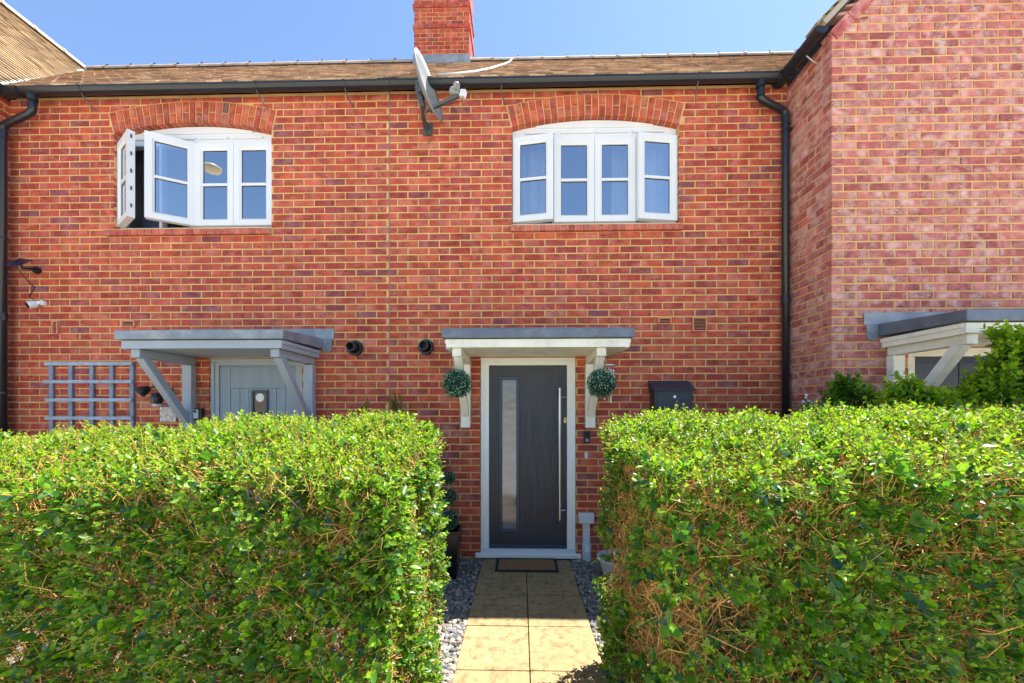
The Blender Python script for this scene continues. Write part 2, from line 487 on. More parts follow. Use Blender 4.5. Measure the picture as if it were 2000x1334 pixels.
def brick_wall(mb, fn, u0, u1, z0, z1, rects, arches, pal, uoff=0.0, top=None, collect=None):
    """stretcher bond; rects are (u0,u1,z0,z1) holes; top(u) optional rake limit"""
    P, Hc, J = 0.225, 0.075, 0.014
    k0, k1 = int(math.floor(z0 / Hc + 1e-6)), int(math.ceil(z1 / Hc - 1e-6))
    for k in range(k0, k1):
        zb, zt = k * Hc + J / 2, (k + 1) * Hc - J / 2
        zt = min(zt, z1)
        if zt - zb < 0.02: continue
        off = (P / 2 if k % 2 else 0) + uoff
        i0 = int(math.floor((u0 - off) / P)) - 1
        i1 = int(math.ceil((u1 - off) / P)) + 1
        for i in range(i0, i1):
            a, b = off + i * P + J / 2, off + (i + 1) * P - J / 2
            segs = [(max(a, u0), min(b, u1))]
            for (ra, rb, rz0, rz1) in rects:
                if zt > rz0 + 0.01 and zb < rz1 - 0.01:
                    ns = []
                    for (s, e) in segs:
                        if e <= ra or s >= rb: ns.append((s, e))
                        else:
                            if s < ra: ns.append((s, min(e, ra)))
                            if e > rb: ns.append((max(s, rb), e))
                    segs = ns
            for (s, e) in segs:
                if e - s < 0.02: continue
                poly = [(s, zb), (e, zb), (e, zt), (s, zt)]
                plain = (e - s) > 0.2109 and (zt - zb) > 0.0605
                skip = False
                for A in arches:
                    if e < A['uc'] - A['ehalf'] - 0.02 or s > A['uc'] + A['ehalf'] + 0.02 or zt < A['spring'] or zb > A['zc'] + A['Re'] + 0.01:
                        continue
                    if (zb + zt) / 2 < A['ez']:
                        def side(z):   # half-width of the skewback at height z
                            return (z - A['zc']) * math.tan(A['ph']) + 0.011
                        mid = (s + e) / 2
                        if mid < A['uc']:
                            lb, lt = A['uc'] - side(zb), A['uc'] - side(zt)
                            if s >= lt - 0.02: skip = True; break
                            if e > lt: poly = [(s, zb), (min(e, lb), zb), (min(e, lt), zt), (s, zt)]; plain = False
                        else:
                            lb, lt = A['uc'] + side(zb), A['uc'] + side(zt)
                            if e <= lt + 0.02: skip = True; break
                            if s < lt: poly = [(max(s, lb), zb), (e, zb), (e, zt), (max(s, lt), zt)]; plain = False
                    else:
                        us = [s + (e - s) * t / 4 for t in range(5)]
                        lo = [max(zb, (arch_z(A, u, A['Re']) + 0.010) if abs(u - A['uc']) < A['ehalf'] + 0.012 else zb) for u in us]
                        if max(lo) > zb + 1e-4:
                            if zt - min(lo) < 0.014: skip = True; break
                            pts = [(u, min(l, zt - 0.003)) for u, l in zip(us, lo)]
                            poly = pts + [(e, zt), (s, zt)]; plain = False
                if skip: continue
                if top is not None:
                    zl = min(top(s), top(e))
                    if zb > max(top(s), top(e)) - 0.03: continue
                    if zt > zl:
                        poly = [(s, zb), (e, zb), (e, max(zb + 0.002, min(zt, top(e)))), (s, max(zb + 0.002, min(zt, top(s))))]; plain = False
                if plain and collect is not None:
                    collect.append(((s + e) / 2, (zb + zt) / 2))
                else:
                    brick_poly(mb, poly, fn, pick(pal), proud=random.uniform(-0.001, 0.002))

def arch_bricks(house, wall, fn, A):
    n = 25
    for i in range(n):
        p0 = -A['ph'] + 2 * A['ph'] * i / n; p1 = -A['ph'] + 2 * A['ph'] * (i + 1) / n
        jt = 0.0062 / A['R']
        p0 += jt; p1 -= jt
        R0, R1 = A['R'], A['Re']
        spans = [(R0, R1)] if i % 2 == 0 else [(R0, (R0 + R1) / 2 - 0.005), ((R0 + R1) / 2 + 0.005, R1)]
        for (a, b) in spans:
            mb = MB()
            q = [(A['uc'] + a * math.sin(p0), A['zc'] + a * math.cos(p0)), (A['uc'] + a * math.sin(p1), A['zc'] + a * math.cos(p1)),
                 (A['uc'] + b * math.sin(p1), A['zc'] + b * math.cos(p1)), (A['uc'] + b * math.sin(p0), A['zc'] + b * math.cos(p0))]
            col = C(118, 72, 76) if random.random() < 0.05 else pick(PAL_SOLD)
            brick_poly(mb, q, fn, col, proud=0.003, depth=0.1)
            mb.build('arch_brick', M_BRICK, wall)

def mortar(mb, fn, u0, u1, z0, z1, rects, arches, w0=0.0055, w1=0.11):
    cuts = sorted(set([u0, u1] + [c for r in rects for c in r[:2]] + [A['uc'] - A['half'] + 2 * A['half'] * i / 16 for A in arches for i in range(17)]))
    cuts = [c for c in cuts if u0 <= c <= u1]
    for a, b in zip(cuts[:-1], cuts[1:]):
        if b - a < 1e-5: continue
        m = (a + b) / 2
        holes = []
        for (ra, rb, rz0, rz1) in rects:
            if ra < m < rb: holes.append((rz0, rz0, rz1, rz1))
        for A in arches:
            if abs(m - A['uc']) < A['half']:
                holes.append((A['zb'], A['zb'], arch_z(A, a, A['R']) + 0.004, arch_z(A, b, A['R']) + 0.004))
        holes.sort()
        za = zb = z0
        for (h0, h1, t0, t1) in holes:
            if h0 > za: mb.prism([(a, za), (b, zb), (b, h1), (a, h0)], fn, w0, w1)
            za, zb = t0, t1
        if z1 > za + 0.001: mb.prism([(a, za), (b, zb), (b, z1), (a, z1)], fn, w0, w1)

def single_bricks(wall, house_xy, fn_pos, rot, centres, key, pal, m, focus, bad, n=300):
    """the bricks that show largest become objects; returns the others"""
    ok = [c for c in centres if not bad(*c)]
    ok.sort(key=lambda c: (c[0] - focus[0]) ** 2 + (c[1] - focus[1]) ** 2)
    chosen = set(ok[:n])
    var = brick_variants(key, pal, m)
    for (u, z) in chosen:
        o = bpy.data.objects.new('brick', random.choice(var))
        link(o, wall)
        o.location = fn_pos(u, z, random.uniform(-0.0025, 0.0015))
        o.rotation_euler = (random.uniform(-0.012, 0.012), random.uniform(-0.004, 0.004), rot + random.uniform(-0.006, 0.006))
    return [c for c in centres if c not in chosen]

# ------------------------------------------------------------------ setting: ground
WY = 4.13            # face of the two middle houses
FY = 3.55            # face of the houses that step forward
XJ, XR, XL = -1.408, 2.785, -5.583
g = MB(); g.add([(-600, -600, -0.09), (600, -600, -0.09), (600, 600, -0.09), (-600, 600, -0.09)], [(0, 1, 2, 3)])
tag(g.build('ground', M_GROUND), 'broad pale ground around the terrace', 'ground', kind='structure')
g = MB(); g.box(-12, 12, -1.6, 1.22, -0.085, -0.012)
tag(g.build('pavement', M_PAVE), 'concrete footway in front of the hedges, paled to bounce light', 'pavement', kind='structure')
g = MB(); g.box(-60, 60, -8.0, -1.75, -0.085, -0.07)
tag(g.build('road', M_ROAD), 'bounce lane past the houses, unseen, paled to light the fronts', 'road', kind='structure')
g = MB(); g.box(-60, 60, -1.75, -1.6, -0.086, -0.008)
tag(g.build('kerb', M_PAVE, bevel=0.01), 'concrete kerb between footway and road', 'kerb', kind='structure')
g = MB(); g.box(-9, 9, 1.22, 4.2, -0.085, -0.03)
tag(g.build('gravel_bed', M_SOIL), 'earth bed under the stone chippings', 'ground', kind='structure')

path = thing('path', 'buff two-slab-wide garden path leading to the charcoal front door', 'path', (0.06, 2.6, -0.03))
path['kind'] = 'structure'
rows = [4.065, 3.745, 3.29, 2.815, 2.335, 1.86, 1.39, 1.23]
for r in range(len(rows) - 1):
    for cx in (0, 1):
        mb = MB()
        x0 = -0.395 + cx * 0.452; x1 = x0 + 0.446
        dz = random.uniform(-0.0015, 0.0015)
        mb.box(x0, x1, rows[r + 1] + 0.003, rows[r] - 0.003, -0.05, 0.006 + dz)
        mb.build('paving_slab', M_SLAB, path, bevel=0.004)

# stone chippings beside the path
def chips():
    base = np.array([(-1, -1, -1), (1, -1, -1), (1, 1, -1), (-1, 1, -1), (-1, -1, 1), (1, -1, 1), (1, 1, 1), (-1, 1, 1)], float)
    faces = np.array([(0, 3, 2, 1), (4, 5, 6, 7), (0, 1, 5, 4), (1, 2, 6, 5), (2, 3, 7, 6), (3, 0, 4, 7)])
    V, Ls, Cc = [], [], []
    n = 0
    def area(x0, x1, y0, y1, dens):
        nonlocal n
        for _ in range(int((x1 - x0) * (y1 - y0) * dens)):
            x, y = random.uniform(x0, x1), random.uniform(y0, y1)
            s = random.uniform(0.009, 0.021)
            b = base * np.array([s, s * random.uniform(0.6, 1), s * random.uniform(0.3, 0.55)])
            b[4:, :2] *= random.uniform(0.55, 0.85)
            b += rng.normal(0, s * 0.14, b.shape)
            e = Matrix.Rotation(random.uniform(0, 6.28), 3, 'Z') @ Matrix.Rotation(random.gauss(0, 0.3), 3, 'X') @ Matrix.Rotation(random.gauss(0, 0.3), 3, 'Y')
            b = b @ np.array(e).T
            b += np.array([x, y, -0.026 + random.uniform(0.002, 0.018)])
            V.append(b); Ls.append((faces + n * 8).ravel()); n += 1
            t = random.random()
            c = C(138, 134, 128) if t < 0.4 else C(98, 100, 104) if t < 0.66 else C(172, 162, 142) if t < 0.84 else C(116, 98, 86)
            k = random.uniform(0.75, 1.2)
            Cc.extend([[c[0] * k, c[1] * k, c[2] * k]] * 6)
    area(-0.95, -0.40, 1.5, 4.12, 3600)
    area(0.515, 1.25, 1.5, 4.12, 3600)
    area(-2.6, -0.95, 2.3, 4.12, 500)
    area(1.25, 2.7, 2.3, 4.12, 500)
    V = np.concatenate(V); Ls = np.concatenate(Ls)
    o = np_mesh('gravel', V, Ls, np.full(len(Ls) // 4, 4), M_STONE, None, np.array(Cc))
    tag(o, 'grey and cream slate chippings either side of the path', 'gravel', kind='stuff')
chips()

# ------------------------------------------------------------------ houses
h_mid = thing('terraced_house', 'red brick terraced house with charcoal front door and white porch canopy', 'house', (0.69, WY, 0))
h_left = thing('terraced_house', 'red brick terraced house with blue grey door, grey porch canopy and wide open casement', 'house', (-3.5, WY, 0))
h_right = thing('gabled_house', 'pale pinkish brick gabled house standing forward with navy door', 'house', (6.8, FY, 0))
h_far = thing('gabled_house', 'gabled house with broad sunlit tan tiled roof slope, standing forward', 'house', (-8.2, FY, 0))

fn_main = frame((0, WY, 0), (1, 0, 0), (0, -1, 0))
fn_front = frame((0, FY, 0), (1, 0, 0), (0, -1, 0))
fn_retR = frame((XR, 0, 0), (0, 1, 0), (-1, 0, 0))
fn_retL = frame((XL, 0, 0), (0, 1, 0), (1, 0, 0))

Z_SILL, Z_SPR, RISE = 3.525, 4.575, 0.105
WINS = {'mid': (-0.094, 1.667), 'left': (-4.424, -2.685)}
DOORS = {'mid': (-0.431, 0.583), 'left': (-3.370, -2.351), 'right': (3.459, 4.440)}
Z_DOOR = 2.125
Z_TOP = 4.975

def build_main(house, key, u0, u1, focus):
    a, b = WINS[key]
    A = arch_geo((a + b) / 2, (b - a) / 2, Z_SPR, RISE); A['zb'] = Z_SILL - 0.075
    da, db = DOORS[key]
    rects = [(a, b, Z_SILL, Z_SPR), (a - 0.07 if key == 'left' else a - 0.012, b + 0.004 if key == 'left' else b + 0.03, Z_SILL - 0.075, Z_SILL), (da, db, -0.1, Z_DOOR)]
    if key == 'mid':
        rects += [(1.797, 1.949, 2.3875, 2.5375), (1.44, 1.58, 2.4625, 2.5375), (-1.006 - 0.07, -1.006 + 0.07, 2.166, 2.306)]
        u0 += 0.006
    else:
        rects += [(-4.325, -4.175, 2.4625, 2.5375), (-5.10, -5.03, 2.3875, 2.5375), (-1.767 - 0.07, -1.767 + 0.07, 2.158, 2.298)]
        u1 -= 0.006
    mo = MB()
    mrects = [r for r in rects if r[3] > 2.8 and False] + [(da, db, -0.1, Z_DOOR)]
    mortar(mo, fn_main, u0, u1, -0.08, Z_TOP, mrects, [A])
    wall = mo.build('wall', M_MORTAR, house)
    mb = MB(); centres = []
    brick_wall(mb, fn_main, u0, u1, 0.0, Z_TOP, rects, [A], PAL_MAIN, uoff=0.03, collect=centres)
    def bad(u, z):
        return z < 1.75 or (abs(u - (da + db) / 2) < 0.95 and z < 2.75)
    rest = single_bricks(wall, None, fn_main, 0.0, centres, 'main', PAL_MAIN, M_BRICK, focus, bad)
    for (u, z) in rest:
        L, hh = 0.1055, 0.0305
        brick_poly(mb, [(u - L, z - hh), (u + L, z - hh), (u + L, z + hh), (u - L, z + hh)], fn_main, pick(PAL_MAIN), proud=random.uniform(-0.001, 0.002))
    tag(mb.build('brickwork', M_BRICK, wall), kind='stuff')
    arch_bricks(house, wall, fn_main, A)
    # brick on edge sill, one object each
    s0, s1 = rects[1][0], rects[1][1]
    n = int(round((s1 - s0) / 0.075)); pw = (s1 - s0) / n
    for i in range(n):
        m2 = MB()
        p, q = s0 + i * pw + 0.004, s0 + (i + 1) * pw - 0.004
        zt, zb = Z_SILL - 0.004, Z_SILL - 0.075
        col = C(200, 104, 84) if random.random() < 0.7 else C(184, 88, 76)
        k = random.uniform(0.9, 1.08); col = tuple(c * k for c in col)
        prof = [(-0.04, zb), (-0.04, zt - 0.018), (-0.036, zt - 0.012), (0.09, zt), (0.09, zb)]
        v = [fn_main(p, z, w) for w, z in prof] + [fn_main(q, z, w) for w, z in prof]
        m2.add(v, [(0, 1, 2, 3, 4), (9, 8, 7, 6, 5)] + [(i_, i_ + 5, (i_ + 1) % 5 + 5, (i_ + 1) % 5) for i_ in range(5)], col)
        m2.build('sill_brick', M_BRICK, wall)
    m2 = MB(); m2.prism([(s0 + 0.003, Z_SILL - 0.071), (s1 - 0.003, Z_SILL - 0.071), (s1 - 0.003, Z_SILL - 0.009), (s0 + 0.003, Z_SILL - 0.009)], fn_main, -0.034, 0.05)
    m2.build('sill_mortar', M_MORTAR, wall)
    return wall, A

wall_mid, A_mid = build_main(h_mid, 'mid', XJ, XR, (0.2, 2.6))
wall_left, A_left = build_main(h_left, 'left', XL, XJ, (-2.3, 2.9))
mb = MB(); mb.prism([(XJ - 0.006, 0), (XJ + 0.006, 0), (XJ + 0.006, Z_TOP), (XJ - 0.006, Z_TOP)], fn_main, 0.0035, 0.09)
mb.build('movement_joint', mat('grey joint sealant', C(142, 112, 98), rough=0.8, var=0.15, vscale=9), h_mid)

# forward house to the right: return wall, front wall with gable
TANR = math.tan(R(46.8))
GX_MID = XR + 4.0
gable_top = lambda u: 4.93 + (4.0 - abs(u - GX_MID)) * TANR
mo = MB(); dR = DOORS['right']
mortar(mo, fn_front, XR + 0.006, XR + 8, -0.08, 4.9, [(dR[0], dR[1], -0.1, Z_DOOR)], [])
mo.prism([(XR + 0.012, 4.9), (XR + 7.98, 4.9), (GX_MID, gable_top(GX_MID) - 0.04)], fn_front, 0.0055, 0.11)
mo.prism([(FY + 0.008, -0.08), (WY + 0.05, -0.08), (WY + 0.05, 4.9), (FY + 0.008, 4.9)], fn_retR, 0.0055, 0.09)
wall_right = mo.build('wall', M_MORTAR, h_right)
mb = MB(); cen = []
brick_wall(mb, fn_front, XR, XR + 8, 0.0, gable_top(GX_MID), [(dR[0], dR[1], -0.1, Z_DOOR)], [], PAL_RIGHT, uoff=(XR - 0.007) % 0.225, top=gable_top, collect=cen)
def bad_r(u, z): return z < 1.9 or (2.9 < u < 4.9 and z < 2.5) or u > 4.6
rest = single_bricks(wall_right, None, fn_front, 0.0, cen, 'right', PAL_RIGHT, M_BRICK_R, (3.6, 3.0), bad_r)
for (u, z) in rest:
    L, hh = 0.1055, 0.0305
    brick_poly(mb, [(u - L, z - hh), (u + L, z - hh), (u + L, z + hh), (u - L, z + hh)], fn_front, pick(PAL_RIGHT), proud=random.uniform(-0.001, 0.002))
brick_wall(mb, fn_retR, FY + 0.106, WY + 0.03, 0.0, 4.95, [], [], PAL_RIGHT, uoff=0.03)
tag(mb.build('brickwork', M_BRICK_R, wall_right), kind='stuff')
# raking brick course under the verge
L_r = 4.0 / math.cos(R(46.8)); nb = int(L_r / 0.225)
for i in range(12):
    m2 = MB(); s0, s1 = i * 0.225 + 0.005, (i + 1) * 0.225 - 0.005
    cu, su = math.cos(R(46.8)), math.sin(R(46.8))
    def rk(s, t): return (XR + 0.02 + s * cu - t * su, 4.90 + s * su + t * cu)
    brick_poly(m2, [rk(s0, -0.03), rk(s1, -0.03), rk(s1, 0.065), rk(s0, 0.065)], fn_front, pick([C(170, 80, 74), C(182, 92, 84)]), proud=0.02)
    m2.build('verge_brick', M_BRICK_R, wall_right)

# forward house to the left
mo = MB()
mo.prism([(FY + 0.008, -0.08), (WY + 0.05, -0.08), (WY + 0.05, 4.9), (FY + 0.008, 4.9)], fn_retL, 0.0055, 0.09)
mo.prism([(XL - 5.2, -0.08), (XL - 0.012, -0.08), (XL - 0.012, 4.9), (XL - 5.2, 4.9)], fn_front, 0.0055, 0.11)
mo.prism([(XL - 5.2, 4.9), (XL - 0.012, 4.9), (XL - 2.6, 7.68)], fn_front, 0.0055, 0.11)
wall_far = mo.build('wall', M_MORTAR, h_far)
mb = MB()
brick_wall(mb, fn_retL, FY + 0.106, WY + 0.03, 0.0, 4.95, [], [], PAL_MAIN, uoff=0.03)
brick_wall(mb, fn_front, XL - 5.2, XL, 0.0, 7.8, [], [], PAL_MAIN, uoff=(XL + 0.007) % 0.225, top=lambda u: 4.9 + (2.6 - abs(u - XL + 2.6)) * 2.8 / 2.6)
tag(mb.build('brickwork', M_BRICK, wall_far), kind='stuff')

# rear and party walls close the volumes
for h, x0, x1, y0 in ((h_left, XL, XJ, WY), (h_mid, XJ, XR, WY), (h_right, XR, XR + 8, FY), (h_far, XL - 5.2, XL, FY)):
    mb = MB()
    mb.box(x0 + 0.01, x1 - 0.01, 10.1, 10.3, -0.08, 4.9)
    mb.box(x0 + 0.012, x0 + 0.1, y0 + 0.12, 10.1, -0.08, 4.88)
    mb.box(x1 - 0.1, x1 - 0.012, y0 + 0.12, 10.1, -0.08, 4.88)
    mb.build('rear_wall', M_ROOM, h)

# ------------------------------------------------------------------ roofs
TANM = 0.940
EY, EZ, RY = 3.985, 4.975, 7.135
RZ = EZ + (RY - EY) * TANM
def tile_cols(pal):
    c = random.choice(pal); k = random.uniform(0.8, 1.2)
    return tuple(x * k for x in c)
PAL_TILE = [C(156, 126, 104), C(176, 146, 118), C(128, 102, 86), C(166, 130, 110), C(186, 158, 130), C(140, 118, 92)]
PAL_TILE_L = [C(142, 118, 84), C(150, 126, 88), C(134, 110, 80), C(126, 102, 74)]
def roof_tiles(mb, O, U, S, N, ul, sl, inside, pal, gw=0.166, gg=0.1):
    O, U, S, N = Vector(O), Vector(U).normalized(), Vector(S).normalized(), Vector(N).normalized()
    ns = int(sl / gg)
    for r in range(ns):
        off = gw / 2 if r % 2 else 0
        for i in range(int(ul / gw) + 1):
            u = off + i * gw; s = r * gg
            if not inside(u + gw / 2, s + gg / 2): continue
            lift = 0.022 + random.uniform(-0.003, 0.004); l2 = 0.006
            a = O + U * (u + 0.0015) + S * (s - 0.03) + N * lift
            b = O + U * (u + gw - 0.0015) + S * (s - 0.03) + N * (lift + random.uniform(-0.002, 0.002))
            c = O + U * (u + gw - 0.0015) + S * (s + gg) + N * l2
            d = O + U * (u + 0.0015) + S * (s + gg) + N * l2
            mb.add([a, b, c, d, a - N * 0.014, b - N * 0.014, c - N * 0.014, d - N * 0.014], [(0, 1, 2, 3), (4, 5, 1, 0), (5, 6, 2, 1), (7, 4, 0, 3)], tile_cols(pal))

Sv = Vector((0, 1, TANM)).normalized(); Nv = Vector((0, -TANM, 1)).normalized()
slen = math.hypot(RY - EY, RZ - EZ)
VLX, VRX = XL + 0.13, XR - 0.13          # where the valleys start at the eaves
TANL = (RZ - EZ) / 2.72
run_s = lambda s: s / slen
for h, x0, x1 in ((h_left, -8.4, XJ), (h_mid, XJ, 6.0)):
    mb = MB()
    inside = lambda u, s, x0=x0: (x0 + u) > VLX - 2.72 * run_s(s) and (x0 + u) < VRX + 2.72 * run_s(s)
    roof_tiles(mb, (x0, EY, EZ), (1, 0, 0), Sv, Nv, x1 - x0, slen, inside, PAL_TILE)
    # deck beneath
    dk = MB()
    z_ = lambda y: EZ - 0.02 + (y - EY) * TANM
    if h is h_left:
        dk.add([(VLX, EY + .01, EZ - .012), (XJ, EY + .01, EZ - .012), (XJ, RY, RZ - .012), (VLX - 2.72, RY, RZ - .012)], [(0, 1, 2, 3)])
        dk.add([(XJ, RY, RZ - .012), (VLX - 2.72, RY, RZ - .012), (VLX - 2.72, 10.5, 4.8), (XJ, 10.5, 4.8)], [(0, 1, 2, 3)])
    else:
        dk.add([(XJ, EY + .01, EZ - .012), (VRX, EY + .01, EZ - .012), (VRX + 2.72, RY, RZ - .012), (XJ, RY, RZ - .012)], [(0, 1, 2, 3)])
        dk.add([(XJ, RY, RZ - .012), (VRX + 2.72, RY, RZ - .012), (VRX + 2.72, 10.5, 4.8), (XJ, 10.5, 4.8)], [(0, 1, 2, 3)])
    roof = dk.build('roof', M_FELT, h)
    tag(mb.build('roof_tiles', M_TILE, roof), kind='stuff')
    xa, xb = (VLX - 2.72, XJ) if h is h_left else (XJ, VRX + 2.72)
    n = int((xb - xa) / 0.45); w = (xb - xa) / n
    for i in range(n):
        xx = xa + i * w
        if -1.95 < xx + w / 2 < -0.9: continue
        rt = MB(); pr = []
        dz = random.uniform(-0.004, 0.004)
        for e, rr in ((0.004, 0.108), (w - 0.03, 0.108), (w - 0.03, 0.118), (w + 0.012, 0.118)):
            pr.append([(xx + e, RY + rr * math.cos(t) * 1.0, RZ - 0.045 + dz + rr * math.sin(t)) for t in [math.pi * k / 8 for k in range(9)]])
        v = [p for ring in pr for p in ring]
        f = [(i_ * 9 + k, i_ * 9 + k + 1, (i_ + 1) * 9 + k + 1, (i_ + 1) * 9 + k) for i_ in range(3) for k in range(8)]
        rt.add(v, f); rt.build('ridge_tile', M_RIDGE, roof)
        rc = MB(); rc.box(xx - .012, xx + .012, RY - .05, RY - .03, RZ + .04, RZ + .084); rc.build('ridge_clip', M_BLACK, roof)

# left forward roof: slope that faces the terrace, plus far slope
LX0 = XL + 0.13; LXR = LX0 - 2.72
Sl = Vector((-1, 0, TANL)).normalized(); Nl = Vector((TANL, 0, 1)).normalized()
sl_len = math.hypot(2.72, RZ - EZ)
mb = MB()
y_val = lambda s: EY + (RY - EY) * s / sl_len
roof_tiles(mb, (LX0, 3.42, EZ), (0, 1, 0), Sl, Nl, 4.0, sl_len, lambda u, s: 3.42 + u < y_val(s) - 0.03, PAL_TILE_L)
dk = MB()
dk.add([(LX0, 3.43, EZ - .012), (LX0, EY, EZ - .012), (LXR, RY, RZ - .012), (LXR, 3.43, RZ - .012)], [(0, 1, 2, 3)])
dk.add([(LXR, 3.43, RZ - .012), (LXR, 10.4, RZ - .012), (LXR - 2.8, 10.4, EZ), (LXR - 2.8, 3.43, EZ)], [(0, 1, 2, 3)])
dk.add([(LXR, RY, RZ - .012), (LXR, 10.4, RZ - .012), (LX0, 10.4, EZ - .03)], [(0, 1, 2)])
roof_far = dk.build('roof', M_FELT, h_far)
tag(mb.build('roof_tiles', M_TILE, roof_far), kind='stuff')
n = 9; w = (RY - 3.42) / n
for i in range(n):
    rt = MB(); pr = []
    for e, rr in ((0.004, 0.108), (w - 0.03, 0.108), (w - 0.03, 0.118), (w + 0.012, 0.118)):
        pr.append([(LXR + rr * math.cos(t), 3.42 + i * w + e, RZ - 0.045 + rr * math.sin(t)) for t in [math.pi * k / 8 for k in range(9)]])
    v = [p for ring in pr for p in ring]
    rt.add(v, [(i_ * 9 + k, i_ * 9 + k + 1, (i_ + 1) * 9 + k + 1, (i_ + 1) * 9 + k) for i_ in range(3) for k in range(8)])
    rt.build('ridge_tile', M_RIDGE, roof_far)
# valley lead
mb = MB(); A0 = Vector((LX0, EY, EZ)); A1 = Vector((LXR, RY, RZ)); up = Vector((0, 0, 1))
side = (A1 - A0).cross(up).normalized()
for k in range(6):
    p, q = A0.lerp(A1, k / 6), A0.lerp(A1, (k + 1) / 6)
    mb.add([p - side * .09 + up * .055, p + up * .022, p + side * .09 + up * .055, q - side * .09 + up * .055, q + up * .022, q + side * .09 + up * .055],
           [(0, 1, 4, 3), (1, 2, 5, 4)])
mb.build('valley_lead', M_GREEN_LEAD, roof_far)

# right forward roof
RX0 = XR - 0.13; rise = 4.13 * TANR
Sr = Vector((1, 0, TANR)).normalized(); Nr = Vector((-TANR, 0, 1)).normalized(); sr_len = math.hypot(4.13, rise)
mb = MB()
roof_tiles(mb, (RX0, 3.49, EZ), (0, 1, 0), Sr, Nr, 6.9, sr_len, lambda u, s: True, PAL_TILE)
dk = MB()
for sgn in (1, -1):
    xa = GX_MID - sgn * 4.13
    t = 0.05
    v = [(xa, 3.5, EZ - .012), (xa, 10.4, EZ - .012), (GX_MID, 10.4, EZ + rise - .012), (GX_MID, 3.5, EZ + rise - .012)]
    v += [(a, b, c - t) for a, b, c in v]
    dk.add(v, [(0, 1, 2, 3), (7, 6, 5, 4), (0, 3, 7, 4), (0, 4, 5, 1)])
roof_r = dk.build('roof', M_FELT, h_right)
tag(mb.build('roof_tiles', M_TILE, roof_r), kind='stuff')
# undercloak slates along the verge, one each
for i in range(16):
    s0, s1 = i * 0.33, (i + 1) * 0.33 - 0.006
    p = [Vector((RX0, 0, EZ)) + Sr * s + Nr * t for s, t in ((s0, -0.03), (s1, -0.03), (s1, 0.012), (s0, 0.012))]
    m2 = MB(); v = [(a.x, 3.47, a.z) for a in p] + [(a.x, 3.56, a.z) for a in p]
    m2.add(v, [(0, 1, 2, 3), (7, 6, 5, 4), (0, 4, 5, 1), (1, 5, 6, 2), (2, 6, 7, 3), (3, 7, 4, 0)])
    m2.build('verge_slate', mat('verge slate %d' % (i % 3), C(168 - 10 * (i % 3), 158 - 8 * (i % 3), 142), rough=0.85, var=0.15) if i < 3 else MATS['verge slate %d' % (i % 3)], roof_r)
# verge tile ends
for i in range(44):
    s0 = i * 0.1
    p = [Vector((RX0, 0, EZ)) + Sr * s + Nr * t for s, t in ((s0 - .06, 0.02), (s0 + .1, 0.012), (s0 + .1, 0.028), (s0 - .06, 0.04))]
    m2 = MB(); v = [(a.x, 3.465, a.z) for a in p] + [(a.x, 3.6, a.z) for a in p]
    m2.add(v, [(0, 1, 2, 3), (0, 4, 5, 1), (2, 6, 7, 3), (3, 7, 4, 0)], tile_cols(PAL_TILE_L))
    m2.build('verge_tile', M_TILE, roof_r)

# chimney (belongs to the middle house)
CX0, CX1, CY0, CY1 = -1.94, -0.93, 7.02, 7.6
ch = MB(); ch.box(CX0 + .01, CX1 - .01, CY0 + .01, CY1 - .01, 7.2, 9.9)
stack = ch.build('chimney', M_MORTAR, h_mid)
fn_cf = frame((0, CY0, 0), (1, 0, 0), (0, -1, 0)); fn_cr = frame((CX1, 0, 0), (0, 1, 0), (1, 0, 0)); fn_cl = frame((CX0, 0, 0), (0, 1, 0), (-1, 0, 0))
cen = []; mb = MB()
brick_wall(mb, fn_cf, CX0, CX1, 7.5, 9.9, [], [], PAL_MAIN, uoff=CX0 % 0.225, collect=cen)
for (u, z) in cen:
    if z > 9.3:
        brick_poly(mb, [(u - .1075, z - .0325), (u + .1075, z - .0325), (u + .1075, z + .0325), (u - .1075, z + .0325)], fn_cf, pick(PAL_MAIN)); continue
    o = bpy.data.objects.new('brick', random.choice(BRICK_VARIANTS['main'])); link(o, stack); o.location = fn_cf(u, z, 0)
brick_wall(mb, fn_cr, CY0 + .05, CY1, 7.5, 9.9, [], [], PAL_MAIN)
brick_wall(mb, fn_cl, CY0 + .05, CY1, 7.5, 9.9, [], [], PAL_MAIN)
tag(mb.build('brickwork', M_BRICK, stack), kind='stuff')
for zz in (8.475, 8.85):
    for i in range(5):
        m2 = MB(); a = CX0 - 0.02 + i * 0.21; b = min(a + 0.2, CX1 + .02)
        brick_poly(m2, [(a, zz + .005), (b, zz + .005), (b, zz + .07), (a, zz + .07)], fn_cf, pick(PAL_MAIN), proud=0.022); m2.build('corbel_brick', M_BRICK, stack)
    m2 = MB()
    brick_poly(m2, [(CY0 - .02, zz + .005), (CY1, zz + .005), (CY1, zz + .07), (CY0 - .02, zz + .07)], fn_cr, pick(PAL_MAIN), proud=0.022)
    m2.build('corbel_brick', M_BRICK, stack)
mb = MB(); mb.box(CX0 - .015, CX1 + .015, CY0 - .015, CY0 + .05, 7.78, 7.995); mb.box(CX1 - .03, CX1 + .016, CY0 + .05, CY1, 7.8, 8.06)
mb.box(CX0 - .016, CX0 + .03, CY0 + .05, CY1, 7.8, 8.06)
mb.build('lead_flashing', M_LEAD, stack)

